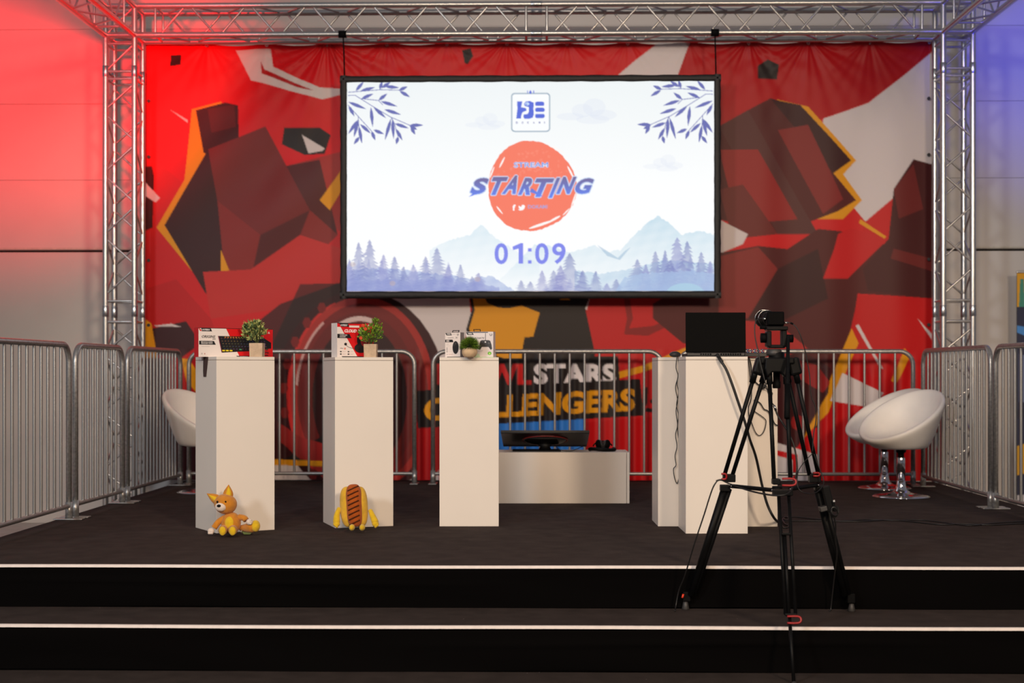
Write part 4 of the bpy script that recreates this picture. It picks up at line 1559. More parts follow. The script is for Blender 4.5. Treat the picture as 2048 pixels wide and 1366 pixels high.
ear(T1(440, 1003), T1(415, 988, -0.005), 0.024, t)
ear(T1(456, 996), T1(457, 971, -0.005), 0.025, t)
for (a, m_, e_, hx) in (((453, 1034), (438, 1043), (428, 1056), (422, 1062)), ((478, 1034), (488, 1036), (492, 1040), (499, 1044))):
    q = MB().tube(smooth_path([T1(*a), T1(*m_, -0.012), T1(*e_, -0.02)], 5), [0.017] * 11, 12)
    ao = q.build('arm', M_PLO, t, True)
    q = MB()
    q.ell(T1(*hx, -0.03), (0.019, 0.016, 0.017))
    for k in range(3):
        q.ell(T1(hx[0] + (-4 + 3 * k if hx[0] < 450 else 2), hx[1] + (4 if hx[0] < 450 else -3 + 3 * k), -0.038), (0.007, 0.009, 0.008), n=10, m=8)
    q.build('mitten', M_PLW, t, True)
for px in (446, 466):
    MB().ell(T1(px, 1060, -0.05), (0.025, 0.045, 0.027)).build('leg', M_PLO, t, True)
    MB().ell(T1(px - 1, 1062, -0.088), (0.019, 0.012, 0.025)).build('foot_sole', M_PLY, t, True)
tl = MB().tube(smooth_path([T1(480, 1056, 0.03), T1(492, 1056, 0.02), T1(503, 1054, 0.0), T1(510, 1052, -0.01)], 5), [0.014, 0.016, 0.018, 0.020, 0.022, 0.024, 0.026, 0.028, 0.030, 0.031, 0.032, 0.032, 0.03, 0.028, 0.026, 0.02], 14)
tl = tl.build('tail', M_PLO, t, True)
MB().ell(T1(511, 1052, -0.01), (0.026, 0.028, 0.033)).build('tail_tip', M_PLY, t, True)
q = MB().prism([G(483, 1063, ZS + 0.012), G(506, 1063, ZS + 0.012), G(500, 1069, ZS + 0.004), G(488, 1069, ZS + 0.004)], (0, 0, 0.0015))
q.build('paper_tag', mat('tag_green', (150, 190, 90), 0.6, noise=0.1), t)
MB().tube([T1(484, 1060, -0.02), T1(482, 1064, -0.04), G(486, 1068, ZS + 0.006)], 0.0014, 5).build('tag_string', M_PLW, t, True)

# long bun-shaped plush
Yq = 7.97


def T2(px, py, dy=0.0):
    return P(px, py, Yq + dy)


t = thing('plush_toy', 'yellow and brown hot dog shaped plush with dark stripes leaning on a plinth', 'plush toy', G(712, 1058))
lean = R_(-7, 'X') @ R_(-4, 'Y')
cz = T2(708, 1012)


def sup(a_, c_, p=3.6):
    def f(q):
        x, z = q.x / a_, q.z / c_
        r = math.hypot(x, z)
        if r < 1e-6:
            return q
        k = r / (abs(x) ** p + abs(z) ** p) ** (1 / p)
        k = 1 + (k - 1) * 0.95
        tp = 1 - 0.10 * max(0, -z) ** 2
        return (q.x * k * tp, q.y * (0.75 + 0.25 * k), q.z * k)
    return f


for sx in (-1, 1):
    MB().ell(cz + Vector((sx * 0.034 - 0.002, 0.012, -0.006)), (0.046, 0.046, 0.116), lean, 32, 24, sup(0.046, 0.116, 2.8)).build('bun_half', M_BUN, t, True)
sa, sb_, sc_ = 0.047, 0.046, 0.122
fs_ = sup(sa, sc_, 3.4)
MB().ell(cz + Vector((0.004, -0.014, 0.004)), (sa, sb_, sc_), lean, 36, 28, fs_).build('sausage', M_PLB, t, True)
for k in range(8):
    zz = 0.096 - 0.0275 * k
    pts = []
    for i in range(9):
        u = -1 + 2 * i / 8
        xl, zl = u * 0.030, zz + u * 0.012
        best = None
        for a_ in np.linspace(0.2, 1.3, 60):
            x0, z0 = xl / a_, zl / a_
            q_ = 1 - (x0 / sa) ** 2 - (z0 / sc_) ** 2
            if q_ <= 0:
                continue
            r_ = fs_(Vector((x0, -sb_ * math.sqrt(q_), z0)))
            e_ = abs(r_[0] - xl) + abs(r_[2] - zl)
            if best is None or e_ < best[0]:
                best = (e_, r_[1])
        pts.append(cz + Vector((0.004, -0.014, 0.004)) + lean @ Vector((xl, best[1] - 0.001, zl)))
    MB().tube(pts, 0.0042, 6).build('grill_stripe', M_PLD, t, True)
for pts, hx in ((((679, 1016), (674, 1030), (673, 1046)), -1), (((740, 1020), (746, 1034), (751, 1046)), 1)):
    MB().tube(smooth_path([T2(*pts[0], 0.0), T2(*pts[1], -0.02), T2(*pts[2], -0.035)], 5), [0.012, 0.013, 0.014, 0.015, 0.016, 0.017, 0.018, 0.019, 0.020, 0.020, 0.018], 14).build('arm', M_PLY, t, True)
    q = MB()
    q.ell(T2(pts[2][0], pts[2][1] + 2, -0.04), (0.020, 0.018, 0.017))
    for k in range(3):
        q.ell(T2(pts[2][0] + hx * (3 - 2 * k) + (1 if hx > 0 else 0), pts[2][1] + 4 + 1.5 * k, -0.05), (0.007, 0.009, 0.009), n=10, m=8)
    q.build('mitten', M_PLY, t, True)
for px in (704, 724.5):
    MB().ell(T2(px, 1055, -0.075), (0.0165, 0.030, 0.0185)).build('foot', M_PLY, t, True)

# ================================================================== LAPTOP, MIXER, ADAPTER
YL = 7.95
t = thing('laptop', 'open black laptop seen from behind on the front plinth', 'laptop', P(1431, 714, YL + 0.12))
la, lb = P(1371, 700, YL), P(1491, 700, YL)
wd = lb.x - la.x
cx_ = (la.x + lb.x) / 2
fwd = Vector((-math.sin(YAW), math.cos(YAW), 0))
hz0 = ZP + 0.018
MB().box((cx_, YL + 0.115, ZP + 0.010), (wd * 0.97, 0.24, 0.016), YAW).build('base', M_BLACK, t, bevel=0.003)
vb = MB().box((cx_, YL - 0.008, ZP + 0.0125), (wd * 0.955, 0.020, 0.017), YAW).build('rear_edge', M_GREYP, t, bevel=0.002)
for sx in (-1, 1):
    for k in range(9):
        xx = cx_ + sx * (0.03 + k * 0.0135)
        MB().box((xx, YL - 0.0185, ZP + 0.013), (0.0095, 0.002, 0.009), YAW).build('vent_slot', M_MATTE, t)
lid = MB()
hl = (P(1431, 625, YL).z - hz0 - 0.004)
lid.box((cx_, YL - 0.006 + 0.0 * hl, hz0 + 0.004 + hl / 2), (wd, 0.008, hl), -0.05, 'X')
lid.build('lid', mat('laptop_lid', (6, 6, 7), 0.5, noise=0.08, nscale=20, spec=0.04), t, bevel=0.003)
for sx in (-1, 1):
    MB().tube([(cx_ + sx * wd * 0.30 - 0.02, YL + 0.002, hz0), (cx_ + sx * wd * 0.30 + 0.02, YL + 0.002, hz0)], 0.006, 10).build('hinge', M_GREYP, t, True)

mx0 = P(1487, 712, 8.24)
mx1 = P(1535, 712, 8.24)
t = thing('video_mixer', 'small dark video mixer with coloured buttons beside the laptop', 'mixer', ((mx0.x + mx1.x) / 2, 8.32, ZP))
cxm = (mx0.x + mx1.x) / 2
wm = mx1.x - mx0.x
b = MB()
b.prism([(cxm - wm / 2, 8.24, ZP + 0.004), (cxm - wm / 2, 8.42, ZP + 0.004), (cxm - wm / 2, 8.42, ZP + 0.050), (cxm - wm / 2, 8.24, ZP + 0.024)], (wm, 0, 0))
b.build('case', M_GREYP, t, bevel=0.002)
for r_ in range(3):
    for k in range(9):
        c_ = [(180, 60, 60), (70, 90, 150), (200, 195, 190)][(k + r_) % 3]
        yy = 8.262 + r_ * 0.05
        MB().box((cxm - wm / 2 + 0.012 + k * (wm - 0.024) / 8, yy, ZP + 0.0275 + (yy - 8.24) * 0.1444), (0.009, 0.016, 0.007)).build('button', mat('button_%d' % c_[0], c_, 0.4, noise=0.05), t)
for sx in (-1, 1):
    MB().box((cxm + sx * wm * 0.4, 8.33, ZP + 0.002), (0.01, 0.12, 0.004)).build('rubber_foot', M_MATTE, t)

ap = P(1350, 709, 8.40)
t = thing('usb_adapter', 'small round black adapter left of the laptop', 'adapter', (ap.x, 8.40, ZP))
MB().ell((ap.x, 8.40, ZP + 0.0185), (0.034, 0.03, 0.018)).build('shell', M_GREYP, t, True)
MB().box((ap.x + 0.052, 8.40, ZP + 0.014), (0.035, 0.012, 0.007)).build('plug', mat('white_plug', (220, 214, 208), 0.4, noise=0.05), t, bevel=0.001)

# ================================================================== MONITOR AND HEADPHONES
ZL = ZS + LH + 0.001
YM = 9.95
t = thing('monitor', 'black computer monitor tipped far back on the low plinth, seen from behind', 'monitor', P(1090, 903, YM))
mcx = P(1090, 900, YM).x
wmn = 0.62
tilt = math.radians(20)
pc = Vector((mcx, YM - 0.02, P(1090, 880, YM).z))


def M_(x, y, z):           # panel frame: x across, y along the panel depth, z normal
    return pc + Vector((x, y * math.cos(tilt), -y * math.sin(tilt))) + Vector((0, z * math.sin(tilt), z * math.cos(tilt)))


b = MB()
ph = 0.32
b.add([M_(-wmn / 2, -ph / 2, 0), M_(wmn / 2, -ph / 2, 0), M_(wmn / 2 - 0.01, ph / 2, 0), M_(-wmn / 2 + 0.01, ph / 2, 0),
       M_(-wmn / 2, -ph / 2, 0.02), M_(wmn / 2, -ph / 2, 0.02), M_(wmn / 2 - 0.01, ph / 2, 0.02), M_(-wmn / 2 + 0.01, ph / 2, 0.02)],
      [(0, 3, 2, 1), (4, 5, 6, 7), (0, 1, 5, 4), (1, 2, 6, 5), (2, 3, 7, 6), (3, 0, 4, 7)])
b.build('panel', mat('monitor_back', (30, 28, 29), 0.35, noise=0.08, nscale=6), t, bevel=0.004)
b = MB()
b.box(M_(0, -ph / 2 - 0.003, 0.012), (wmn, 0.006, 0.018))
b.build('top_bezel', M_GREYP, t, bevel=0.002)
MB().ell(M_(0, -0.02, -0.002), (0.155, 0.09, 0.034), Matrix.Rotation(-tilt, 3, 'X'), 32, 14).build('rear_bulge', mat('monitor_hub', (14, 12, 13), 0.25, noise=0.1, coat=0.5), t, True)
rp = [M_(0.158 * math.cos(a), -0.02 + 0.094 * math.sin(a), -0.006) for a in np.linspace(0, 2 * math.pi, 49)]
MB().tube(rp, 0.004, 6, False).build('red_ring', mat('monitor_ring', (120, 24, 24), 0.35, noise=0.1), t, True)
b = MB()
nk = M_(0, 0.0, -0.02)
b.tube([nk, (nk.x, nk.y + 0.005, (nk.z + ZL) / 2), (nk.x, nk.y + 0.01, ZL + 0.008)], [0.055, 0.036, 0.045], 16)
b.build('neck', M_BLACK, t, True)
MB().box((mcx - 0.06, YM - 0.03, ZL + 0.004), (0.34, 0.20, 0.008), YAW).build('stand_base', M_BLACK, t, bevel=0.003)
t2 = cable('thin black cable lying under the monitor on the low plinth', [P(1113, 893, 9.86), P(1118, 899, 9.84), (P(1132, 903, 9.84).x, 9.84, ZL + 0.004), (P(1146, 902, 9.84).x, 9.86, ZL + 0.006), P(1158, 896, 9.87), P(1168, 892, 9.9)], 0.0028)

YH = 9.90
hp0 = P(1204, 900, YH)
t = thing('headphones', 'black headphones lying at the right end of the low plinth', 'headphones', (hp0.x, YH, ZL))
pts = [(hp0.x + 0.088 * math.cos(a), YH + 0.045 * math.sin(a) - 0.02, ZL + 0.014 + 0.004 * math.sin(2 * a)) for a in np.linspace(math.radians(170), math.radians(385), 24)]
MB().tube(pts, 0.013, 10).build('headband', M_BLACK, t, True)
pts = [(hp0.x + 0.07 * math.cos(a) + 0.005, YH + 0.01, ZL + 0.02 + 0.05 * math.sin(a)) for a in np.linspace(math.radians(20), math.radians(165), 18)]
MB().tube(pts, 0.005, 8).build('cup_yoke', M_BLACK, t, True)
for sx in (-1, 1):
    MB().ell((hp0.x + 0.006 + sx * 0.026, YH + 0.0, ZL + 0.044), (0.026, 0.032, 0.038), R_(sx * 18, 'Y'), 18, 12).build('ear_cup', M_MATTE, t, True)
    MB().ell((hp0.x + 0.006 + sx * 0.008, YH - 0.004, ZL + 0.044), (0.014, 0.034, 0.036), R_(sx * 18, 'Y'), 18, 12).build('ear_pad', M_GREYP, t, True)
MB().ell((hp0.x + 0.082, YH - 0.02, ZL + 0.012), (0.012, 0.01, 0.010), n=10, m=8).build('jack', M_GREYP, t, True)

# ================================================================== TUB CHAIRS
CG = 'white tub stools on chrome stands'


def chair(base, face, label, zoff=0.0):
    """face: angle of the open low front"""
    bx, by = base[0], base[1]
    t = thing('tub_stool', label, 'stool', (bx, by, ZS), CG)
    prof = [(0.02, .350, 0), (.17, .352, 0), (.205, .362, .008), (.245, .42, .05), (.288, .50, .115), (.315, .555, .155), (.326, .585, .170), (.322, .606, .176), (.302, .614, .176), (.282, .602, .168), (.262, .565, .135), (.236, .51, .085), (.20, .462, .035), (.15, .445, .012), (.08, .44, 0), (.015, .438, 0)]
    n = 40
    vs, fs = [], []
    for r, z, tl_ in prof:
        for j in range(n):
            a = 2 * math.pi * j / n
            ca = -math.cos(a)         # +1 at the back
            rr = 0.95 * r * (1.0 + 0.03 * ca)
            x, y = rr * math.cos(a), rr * math.sin(a)
            c_, s_ = math.cos(face), math.sin(face)
            vs.append((bx + x * c_ - y * s_, by + x * s_ + y * c_, ZS + z + zoff + tl_ * ca))
    m = len(prof)
    for i in range(m - 1):
        for j in range(n):
            a, b_ = i * n + j, i * n + (j + 1) % n
            fs.append((a, b_, b_ + n, a + n))
    fs.append(tuple(range(n - 1, -1, -1)))
    fs.append(tuple((m - 1) * n + j for j in range(n)))
    q = MB()
    q.add(vs, fs)
    q.build('seat_shell', M_LEATHER, t, True, sub=1)
    MB().lathe((bx, by, ZS), [(0.205, 0.001), (0.207, 0.006), (0.19, 0.014), (0.13, 0.022), (0.07, 0.034), (0.042, 0.055), (0.034, 0.085), (0.031, 0.12)], 40).build('chrome_base', M_CHROME, t, True)
    MB().lathe((bx, by, ZS), [(0.030, 0.11), (0.030, 0.285), (0.028, 0.29)], 24).build('column', M_CHROME, t, True)
    MB().lathe((bx, by, ZS), [(0.022, 0.285), (0.022, 0.32), (0.036, 0.33), (0.036, 0.352 + zoff)], 20).build('gas_lift', M_BLACK, t, True)
    return t


chair(G(1802, 994), math.radians(214), 'white leatherette tub stool nearer the camera, at the right end of the stage')
chair(G(1769, 977), math.radians(206), 'white leatherette tub stool half hidden behind the nearer stool on the right')
chair(G(409, 985), math.radians(-28), 'white leatherette tub stool partly hidden behind the leftmost plinth')

# ================================================================== TRIPOD AND CAMERA
YT = 6.36
t = thing('tripod', 'black twin-tube video tripod with red locks standing on the step', 'tripod', G(1580, 1290, 0.0))


def leg_pt(px, py, f0, Y0, Y1, py0=740, py1=1218):
    return P(px, py, Y0 + (Y1 - Y0) * (py - py0) / (py1 - py0))


lf = G(1371, 1219, ZT)
rf = G(1703, 1223, ZT)
YLF, YRF, YFF = lf.y, rf.y, 5.92
crown = P(1553, 728, YT)
# head
b = MB()
b.lathe(P(1553, 722, YT), [(0.030, -0.052), (0.046, -0.045), (0.050, -0.02), (0.048, 0.0), (0.036, 0.012), (0.036, 0.036), (0.030, 0.04)], 24)
b.build('bowl', M_BLACK, t, True)
for px, an in ((1520, 17), (1588, -13)):
    MB().box(P(px, 733, YT - 0.012), (0.056, 0.055, 0.080), math.radians(an), 'Y').build('shoulder', M_BLACK, t, bevel=0.012)
c_ = P(1553, 732, YT - 0.075)
MB().prism([c_ + Vector((-0.048, 0, 0.034)), c_ + Vector((0.048, 0, 0.034)), c_ + Vector((0.052, 0, -0.012)), c_ + Vector((0.040, 0, -0.050)), c_ + Vector((0.018, 0, -0.028)), c_ + Vector((-0.018, 0, -0.028)), c_ + Vector((-0.040, 0, -0.050)), c_ + Vector((-0.052, 0, -0.012))], (0, 0.055, 0)).build('shoulder', M_BLACK, t, bevel=0.006)
MB().box(P(1553, 722, YT - 0.02), (0.155, 0.06, 0.030)).build('crown_plate', M_BLACK, t, bevel=0.008)
MB().lathe(P(1553, 775, YT), [(0.016, 0.09), (0.016, 0.028), (0.0185, 0.026), (0.0185, 0.0), (0.015, -0.004)][::-1], 16).build('bowl_knob', M_MATTE, t, True)
MB().lathe(P(1548, 706, YT), [(0.034, -0.012), (0.036, 0.0), (0.033, 0.014), (0.026, 0.018)], 20).build('pan_base', M_GREYP, t, True)
for px, py0, py1 in ((1536.5, 662, 694), (1567, 660, 694)):
    c_ = P(px, (py0 + py1) / 2, YT)
    MB().box(c_, (0.022, 0.06, (py1 - py0) * YT / F)).build('head_cheek', M_BLACK, t, bevel=0.005)
MB().box(P(1552, 693, YT), (0.075, 0.055, 0.016)).build('head_yoke', M_BLACK, t, bevel=0.004)
MB().box(P(1552, 657, YT), (0.095, 0.085, 0.018)).build('head_plate', M_BLACK, t, bevel=0.004)
MB().tube([P(1520, 655, YT), P(1540, 655, YT)], 0.008, 10).build('lock_lever', M_MATTE, t, True)
MB().tube([P(1521.5, 676, YT), P(1533, 676, YT)], 0.022, 18).build('tilt_knob', M_MATTE, t, True)
MB().tube([P(1573, 677, YT), P(1586, 677, YT)], 0.018, 18).build('tilt_knob', M_MATTE, t, True)
MB().tube(smooth_path([P(1575, 672, YT - 0.02), P(1576, 690, YT - 0.05), P(1575, 760, YT - 0.16), P(1574, 830, YT - 0.26)], 4), 0.0085, 12).build('pan_handle', M_BLACK, t, True)
MB().tube([P(1575, 770, YT - 0.175), P(1574, 836, YT - 0.268)], 0.0125, 12).build('handle_grip', M_MATTE, t, True)


def tleg(pairs_up, lock, lower, foot, Yfoot, pyf, red_side):
    """pairs_up: two upper tubes [(x0,y0,x1,y1)..]; lower: list of tubes"""
    q = lambda x, y: P(x, y, (YT - 0.02) + (Yfoot - YT + 0.02) * (y - 735) / (pyf - 735))
    for x0, y0, x1, y1 in pairs_up:
        MB().tube([q(x0, y0), q(x1, y1)], 0.0098, 12).build('upper_leg_tube', M_BLACK, t, True)
        MB().tube([q(x0, y0 - 2), q(x0 + (x1 - x0) * 0.12, y0 + (y1 - y0) * 0.12)], 0.0145, 12).build('leg_socket', M_BLACK, t, True)
    for x0, y0, x1, y1, r in lower:
        MB().tube([q(x0, y0), q(x1, y1)], r, 12).build('lower_leg_tube', M_BLACK, t, True)
    for (x, y, w_, h_) in lock:
        MB().box(q(x, y), (w_, 0.05, h_)).build('leg_lock', M_BLACK, t, bevel=0.004)
    for (x, y, w_, h_) in red_side:
        pth = [q(x, y - h_ / 2) + Vector((0, -0.03, 0)), q(x + w_, y - h_ / 2) + Vector((0, -0.03, 0)), q(x + w_ * 1.25, y) + Vector((0, -0.03, 0)), q(x + w_, y + h_ / 2) + Vector((0, -0.03, 0)), q(x, y + h_ / 2) + Vector((0, -0.03, 0))]
        MB().tube(smooth_path(pth, 3), 0.0046, 8).build('lock_lever', M_REDP, t, True)
    return q


tleg([(1512, 740, 1449, 950), (1532, 740, 1465, 950)], [(1458, 956, 0.055, 0.036), (1450, 976, 0.044, 0.030)], [(1449, 978, 1382, 1190, 0.0175), (1459, 978, 1390, 1185, 0.012)], None, YLF, 1219, [(1441, 952, 8, 10)])
q = tleg([(1572, 740, 1619, 950), (1590, 740, 1637, 950)], [(1629, 956, 0.052, 0.040), (1638, 976, 0.042, 0.03)], [(1634, 978, 1689, 1190, 0.0165), (1645, 978, 1697, 1188, 0.012)], None, YRF, 1223, [(1624, 948, 10, 6)])
q3 = tleg([(1538, 742, 1548, 958), (1572, 742, 1581, 958)], [(1552, 963, 0.034, 0.026), (1565, 985, 0.085, 0.026), (1571, 1067, 0.040, 0.012), (1580, 1228, 0.05, 0.012)], [(1557, 985, 1571, 1228, 0.0078), (1577, 985, 1591, 1228, 0.0078), (1569, 1068, 1578, 1232, 0.0080), (1579, 1232, 1588, 1372, 0.0078)], None, YFF, 1372, [(1562, 963, 22, 13), (1572, 1237, 22, 13)])
ff = q3(1588, 1372)
for nm, c_, z_ in (('l', lf, ZT), ('r', rf, ZT)):
    MB().lathe((c_.x, c_.y, z_), [(0.016, 0.0), (0.018, 0.004), (0.014, 0.022), (0.010, 0.045)], 14).build('rubber_foot', M_GREYP, t, True)
    px, py = proj(c_.x, c_.y, z_ + 0.06)
    MB().box((c_.x + (0.004 if nm == 'l' else -0.004), c_.y, z_ + 0.062), (0.036, 0.036, 0.045)).build('foot_lock', M_MATTE, t, bevel=0.004)
MB().tube([(lf.x - 0.012, lf.y - 0.02, ZT + 0.075), (lf.x - 0.018, lf.y - 0.024, ZT + 0.058)], 0.005, 8).build('lock_lever', mat('lever_orange', (214, 60, 34), 0.4, noise=0.05), t, True)
MB().tube([(ff.x - 0.002, ff.y + 0.01, ff.z), (ff.x, YFF - 0.01, 0.010)], 0.012, 10).build('rubber_foot', M_GREYP, t, True)
# spreader
mid = P(1558, 978, 6.22)
for a, b_, pxs in (((1462, 972), (1543, 980), 1), ((1636, 970), (1580, 978), 2)):
    pa, pb = P(*a, 6.42), P(*b_, 6.22)
    MB().tube([pa, pb], 0.0095, 8).build('spreader_arm', M_BLACK, t)
    for e_ in (pa, pb):
        MB().ell(e_ + Vector((0, -0.012, 0)), 0.0045, n=8, m=6).build('spreader_screw', M_STEEL, t, True)
MB().lathe(mid + Vector((0, 0.05, 0)), [(0.022, -0.008), (0.024, 0), (0.022, 0.008)], 14).build('spreader_hub', M_BLACK, t, True)

# video camera
t = thing('video_camera', 'compact black camera on the tripod head pointing at the stage', 'camera', P(1550, 653, YT))
cb = P(1550, 638, YT)
MB().box(cb, (0.078, 0.042, 0.066), 0.0).build('body', mat('camera_body', (5, 5, 6), 0.6, noise=0.2, spec=0.06), t, bevel=0.006)
MB().box(cb + Vector((0, -0.024, 0.0)), (0.070, 0.008, 0.056)).build('display', mat('camera_display', (3, 3, 4), 0.3, noise=0.1, spec=0.06), t, bevel=0.003)
ax = Vector((-0.10, 0.99, 0.02)).normalized()
lc = cb + Vector((-0.016, 0.02, 0.004))
Mr = ax.to_track_quat('Z', 'Y').to_matrix()
MB().lathe(lc, [(0.030, 0), (0.033, 0.012), (0.033, 0.05), (0.037, 0.056), (0.038, 0.10), (0.041, 0.106), (0.041, 0.13), (0.030, 0.13), (0.028, 0.12)], 28, Mr).build('lens', M_BLACK, t, True)
for k, (zz, rr) in enumerate(((0.03, 0.0338), (0.07, 0.0385), (0.085, 0.0385), (0.118, 0.0415))):
    pts = [lc + Mr @ Vector((rr * math.cos(a), rr * math.sin(a), zz)) for a in np.linspace(0, 2 * math.pi, 33)]
    MB().tube(pts, 0.0013, 5, False).build('lens_ring', M_STEEL if k in (1, 3) else M_BLACK, t, True)
MB().lathe(P(1551, 654, YT) + Vector((0, 0, -0.008)), [(0.009, 0), (0.009, 0.014)], 12).build('mount_screw', M_STEEL, t, True)
for px, py, sx in ((1528, 637.5, -1), (1574, 645.5, 1)):
    MB().tube([P(px - sx * 6, py, YT), P(px + sx * 2, py, YT)], 0.0045, 8).build('cable_plug', M_STEEL, t, True)

# power brick strapped to the right leg
t = thing('battery_pack', 'black battery pack strapped to the right tripod leg', 'battery', P(1655, 1000, 6.38))
Mb = Matrix.Rotation(math.radians(13), 3, 'Y').inverted() if False else Matrix.Rotation(math.radians(-14), 3, 'Y')
MB().box(P(1656, 997, 6.36), (0.034, 0.04, 0.118), M=Mb).build('pack', M_BLACK, t, bevel=0.004)
MB().box(P(1667, 1012, 6.35), (0.012, 0.034, 0.05), M=Mb).build('connector', M_MATTE, t, bevel=0.003)
MB().box(P(1668, 1002, 6.33), (0.008, 0.002, 0.008), M=Mb).build('label_mark', mat('grey_print', (180, 180, 180), 0.5, noise=0.05), t)
MB().box(P(1650, 1016, 6.37), (0.052, 0.05, 0.022), M=Mb).build('strap', M_GREYP, t, bevel=0.003)
q = MB()
for k in range(3):
    pts = [P(1668 + 7 * math.cos(a) + k, 1025 + 10 * math.sin(a) - 2 * k, 6.34 + 0.01 * math.sin(a + k)) for a in np.linspace(0, 2 * math.pi, 20)]
    q.tube(pts, 0.0035, 6, False)
q.build('cable_bundle', M_CABLE, t, True)

# ================================================================== CABLES
cable('thin camera cable looping from the camera left side down to the tripod', [P(1529, 637.5, YT), P(1516, 638, YT - 0.01), P(1510, 648, YT - 0.02), P(1510, 672, YT - 0.03), P(1516, 702, YT - 0.05), P(1523, 735, YT - 0.06), P(1532, 770, YT - 0.07), P(1541, 800, YT - 0.06), P(1549, 812, YT - 0.05)], 0.0028)
cable('thicker cable with metal plug running down through the tripod legs', [P(1549, 812, YT - 0.05), P(1556, 832, YT - 0.05), P(1575, 862, YT - 0.06), P(1588, 892, YT - 0.08), P(1594, 930, YT - 0.1), P(1591, 958, YT - 0.14), P(1578, 985, YT - 0.24), P(1552, 991, YT - 0.25), P(1505, 983, YT - 0.12), P(1460, 968, YT - 0.02), P(1443, 960, YT - 0.03), P(1432, 962, YT - 0.03)], 0.0042)
MB_ = MB().tube([P(1548, 811, YT - 0.052), P(1552, 821, YT - 0.052)], 0.006, 8).build('cable_plug', M_STEEL, None, True)
tag(MB_, 'small metal plug joining two cables between the tripod legs', 'plug')
cable('black cable hanging from the left tripod leg to the step', [P(1434, 962, YT - 0.03), P(1424, 980, YT - 0.03), P(1408, 1030, YT + 0.02), P(1388, 1090, YT + 0.06), P(1370, 1150, 6.5), P(1358, 1180, 6.54), P(1352, 1210, 6.54), G(1350, 1222, ZT + 0.004)], 0.0034)
cable('thin cable hanging in an arc right of the camera', [P(1575, 645.5, YT), P(1584, 647, YT), P(1595, 658, YT - 0.01), P(1604, 680, YT - 0.01), P(1612, 710, YT), P(1619, 750, YT), P(1622, 790, YT), P(1631, 815, YT), P(1632, 840, YT), P(1627, 870, YT), P(1625, 905, YT)], 0.0024)
MB_ = MB().tube([P(1581, 646, YT), P(1586, 648, YT)], 0.0045, 8).build('cable_plug', M_MATTE, None, True)
tag(MB_, 'small black plug in the right side of the camera', 'plug')
cable('thin cable from the right tripod leg looping under the spreader', [P(1626, 906, YT), P(1612, 920, YT - 0.02), P(1600, 936, YT - 0.05), P(1595, 950, YT - 0.08), P(1596, 975, YT - 0.1), P(1610, 986, YT - 0.1), P(1632, 985, YT - 0.06), P(1646, 970, YT - 0.02), P(1646, 955, YT), P(1636, 930, YT), P(1628, 908, YT)], 0.0022)
cable('power cable from the battery pack down the right tripod leg', [P(1667, 1030, 6.36), P(1671, 1050, 6.38), P(1671, 1080, 6.42), P(1674, 1110, 6.45), P(1668, 1160, 6.5), P(1662, 1215, 6.54), G(1660, 1222, ZT + 0.004)], 0.0034)
yf = c4.y - 0.175
cable('thick black cable curving from the laptop back down across the front plinth', [P(1436, 711, YL - 0.02), P(1439, 718, yf - 0.03), P(1452, 738, yf - 0.05), P(1463, 765, yf - 0.06), P(1475, 800, yf - 0.06), P(1490, 845, yf - 0.05), P(1500, 880, yf - 0.02), P(1512, 915, yf + 0.1), P(1524, 970, yf + 0.15), P(1535, 1010, yf + 0.17), P(1549, 1037, yf + 0.2), G(1560, 1046, ZS + 0.006)], 0.0075)
MB_ = MB().tube([P(1434, 709, YL - 0.03), P(1444, 724, yf - 0.036)], 0.010, 10).build('cable_plug', M_GREYP, None, True)
tag(MB_, 'grey plug of the thick cable at the back of the laptop', 'plug')
y5 = c5.y - 0.175
lp = [(1354, 712), (1352, 735), (1356, 752), (1351, 775), (1355, 800), (1352, 822), (1355, 850), (1351, 870), (1354, 892), (1350, 912), (1352, 930), (1347, 938), (1349, 955), (1354, 967), (1358, 955), (1363, 938), (1361, 920), (1363, 890), (1357, 875), (1355, 850), (1357, 830), (1353, 810), (1357, 785), (1354, 765), (1358, 740), (1356, 712)]
cable('thin tangled cable loop hanging down the left rear plinth', [P(x, y, y5 - 0.012 - 0.004 * (k % 3)) for k, (x, y) in enumerate(lp)], 0.0024)
y6 = c6.y - 0.175
cable('cable from the mixer down the right rear plinth with a small black box', [P(1498, 714, y6 - 0.008), P(1502, 730, y6 - 0.012), P(1504, 750, y6 - 0.012), P(1512, 765, y6 - 0.012), P(1522, 772, y6 - 0.014)], 0.0036)
MB_ = MB().ell(P(1525, 772, y6 - 0.022), (0.022, 0.014, 0.017), R_(20, 'Y')).build('inline_switch', M_GREYP, None, True)
tag(MB_, 'small black inline box hanging on the cable of the right rear plinth', 'switch')
cable('thin cable dropping from the mixer beside the front plinth', [P(1496, 714, y6 - 0.008), P(1500, 745, y6 - 0.012), P(1503, 780, y6 - 0.012), P(1502, 800, y6 - 0.012), P(1497, 815, y6 - 0.012), P(1498, 830, y6 - 0.012), P(1505, 850, y6 - 0.012), P(1512, 866, y6 - 0.012), P(1520, 871, y6 - 0.012), P(1528, 862, y6 - 0.012), P(1532, 845, y6 - 0.012), P(1528, 836, y6 - 0.012), P(1505, 820, y6 - 0.012)], 0.0026)
cable('short cable curling behind the middle tripod tubes', [P(1508, 800, y6 - 0.012), P(1520, 806, y6 - 0.012), P(1528, 818, y6 - 0.012), P(1536, 822, y6 - 0.012), P(1543, 834, y6 - 0.012), P(1550, 848, y6 - 0.012), P(1557, 851, y6 - 0.012)], 0.0034)
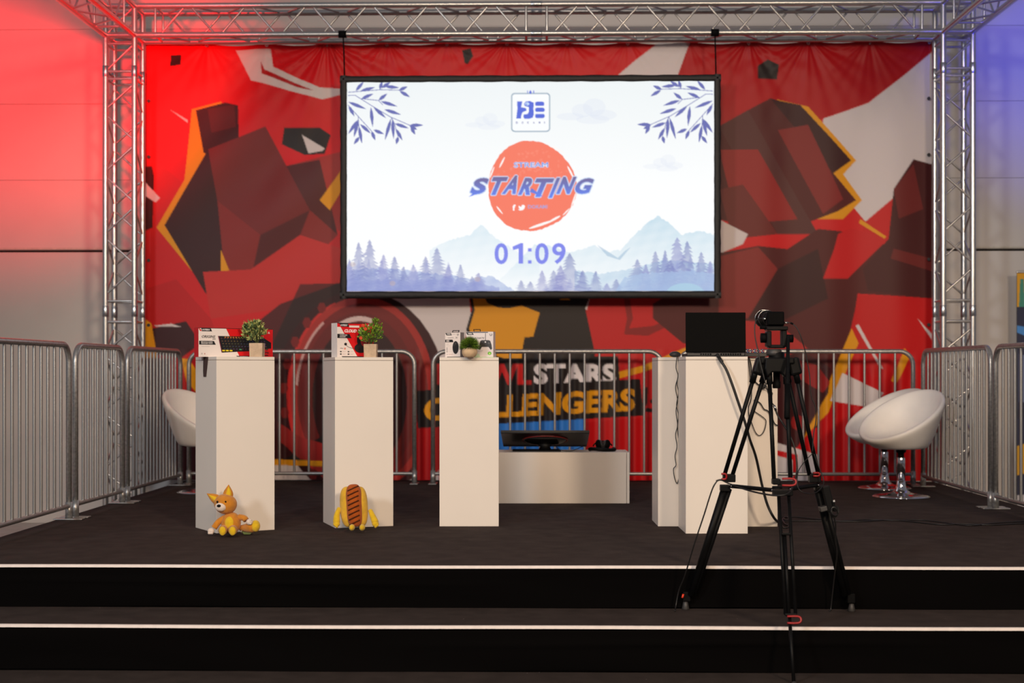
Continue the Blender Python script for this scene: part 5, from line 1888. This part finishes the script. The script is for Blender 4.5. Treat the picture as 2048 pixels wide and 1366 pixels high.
cable('thin cable curl below the small black box on the right rear plinth', [P(1522, 776, y6 - 0.02), P(1515, 788, y6 - 0.012), P(1528, 776, y6 - 0.03), P(1538, 782, y6 - 0.014), P(1545, 786, y6 - 0.014), P(1543, 790, y6 - 0.014), P(1538, 784, y6 - 0.014)], 0.0022)
rr = random.Random(3)
cable('black power cable lying across the stage floor towards the right barrier', [G(x, y, ZS + 0.005) for x, y in ((1562, 1043), (1600, 1042), (1660, 1042), (1720, 1043), (1780, 1040), (1830, 1044), (1880, 1049), (1930, 1048), (1980, 1050), (2048, 1047), (2110, 1046))], 0.0042)
cable('second thin cable on the stage floor twisting along the first', [G(x, y, ZS + 0.006) for x, y in ((1560, 1034), (1590, 1034), (1630, 1038), (1680, 1042), (1740, 1039), (1790, 1041), (1840, 1040), (1890, 1045), (1940, 1051), (1990, 1046), (2048, 1043), (2110, 1041))], 0.0036)
cable('coil of cable on the stage floor behind the tripod', [G(x, y, ZS + 0.006) for x, y in ((1566, 1036), (1572, 1040), (1578, 1037), (1572, 1034), (1565, 1038), (1570, 1048), (1578, 1052), (1570, 1056), (1562, 1050))], 0.0045)

# ================================================================== ROLL-UP BANNER AT THE RIGHT EDGE
YR = 12.0
rx0 = P(2034, 700, YR).x
rx1 = rx0 + 0.80
rz1, rz0 = zy(546, YR), 0.10
R2 = Canvas(0, 0, 80, 210, 120, 315, (30, 36, 66))
R2.poly([(0, 0), (80, 0), (80, 18), (26, 26), (12, 4), (14, 30), (0, 30)], (222, 160, 24))
R2.poly([(3, 6), (6, 6), (7, 30), (2, 30)], (60, 140, 120))
R2.poly([(0, 46), (12, 48), (40, 66), (80, 70), (80, 76), (36, 72), (10, 56), (0, 52)], (70, 140, 210))
R2.poly([(2, 70), (40, 84), (80, 90), (80, 112), (2, 112)], (96, 106, 138))
R2.poly([(0, 118), (80, 114), (80, 126), (0, 126)], (24, 28, 52))
R2.poly([(0, 150), (30, 140), (60, 160), (0, 175)], (214, 160, 30))
R2.poly([(0, 192), (80, 186), (80, 210), (0, 210)], (190, 186, 190))
t = thing('roll_up_banner', 'dark blue and yellow roll-up banner by the wall at the right edge', 'banner', ((rx0 + rx1) / 2, YR, 0))
R2.grid('printed_sheet', print_mat('rollup_print', 0.5), flat_pos((rx0, YR), (rx1, YR), rz0, rz1), t)
MB().box(((rx0 + rx1) / 2, YR + 0.006, (rz0 + rz1) / 2), (rx1 - rx0, 0.008, rz1 - rz0)).build('backing_sheet', M_GREYP, t)
MB().box(((rx0 + rx1) / 2, YR, rz1 + 0.005), (rx1 - rx0 + 0.01, 0.022, 0.022)).build('top_rail', M_ALU, t, bevel=0.003)
MB().box(((rx0 + rx1) / 2, YR, 0.05), (rx1 - rx0 + 0.03, 0.14, 0.10)).build('base_cassette', M_ALU, t, bevel=0.01)
MB().tube([((rx0 + rx1) / 2, YR + 0.03, 0.1), ((rx0 + rx1) / 2, YR + 0.03, rz1)], 0.01, 8).build('support_pole', M_ALU, t, True)
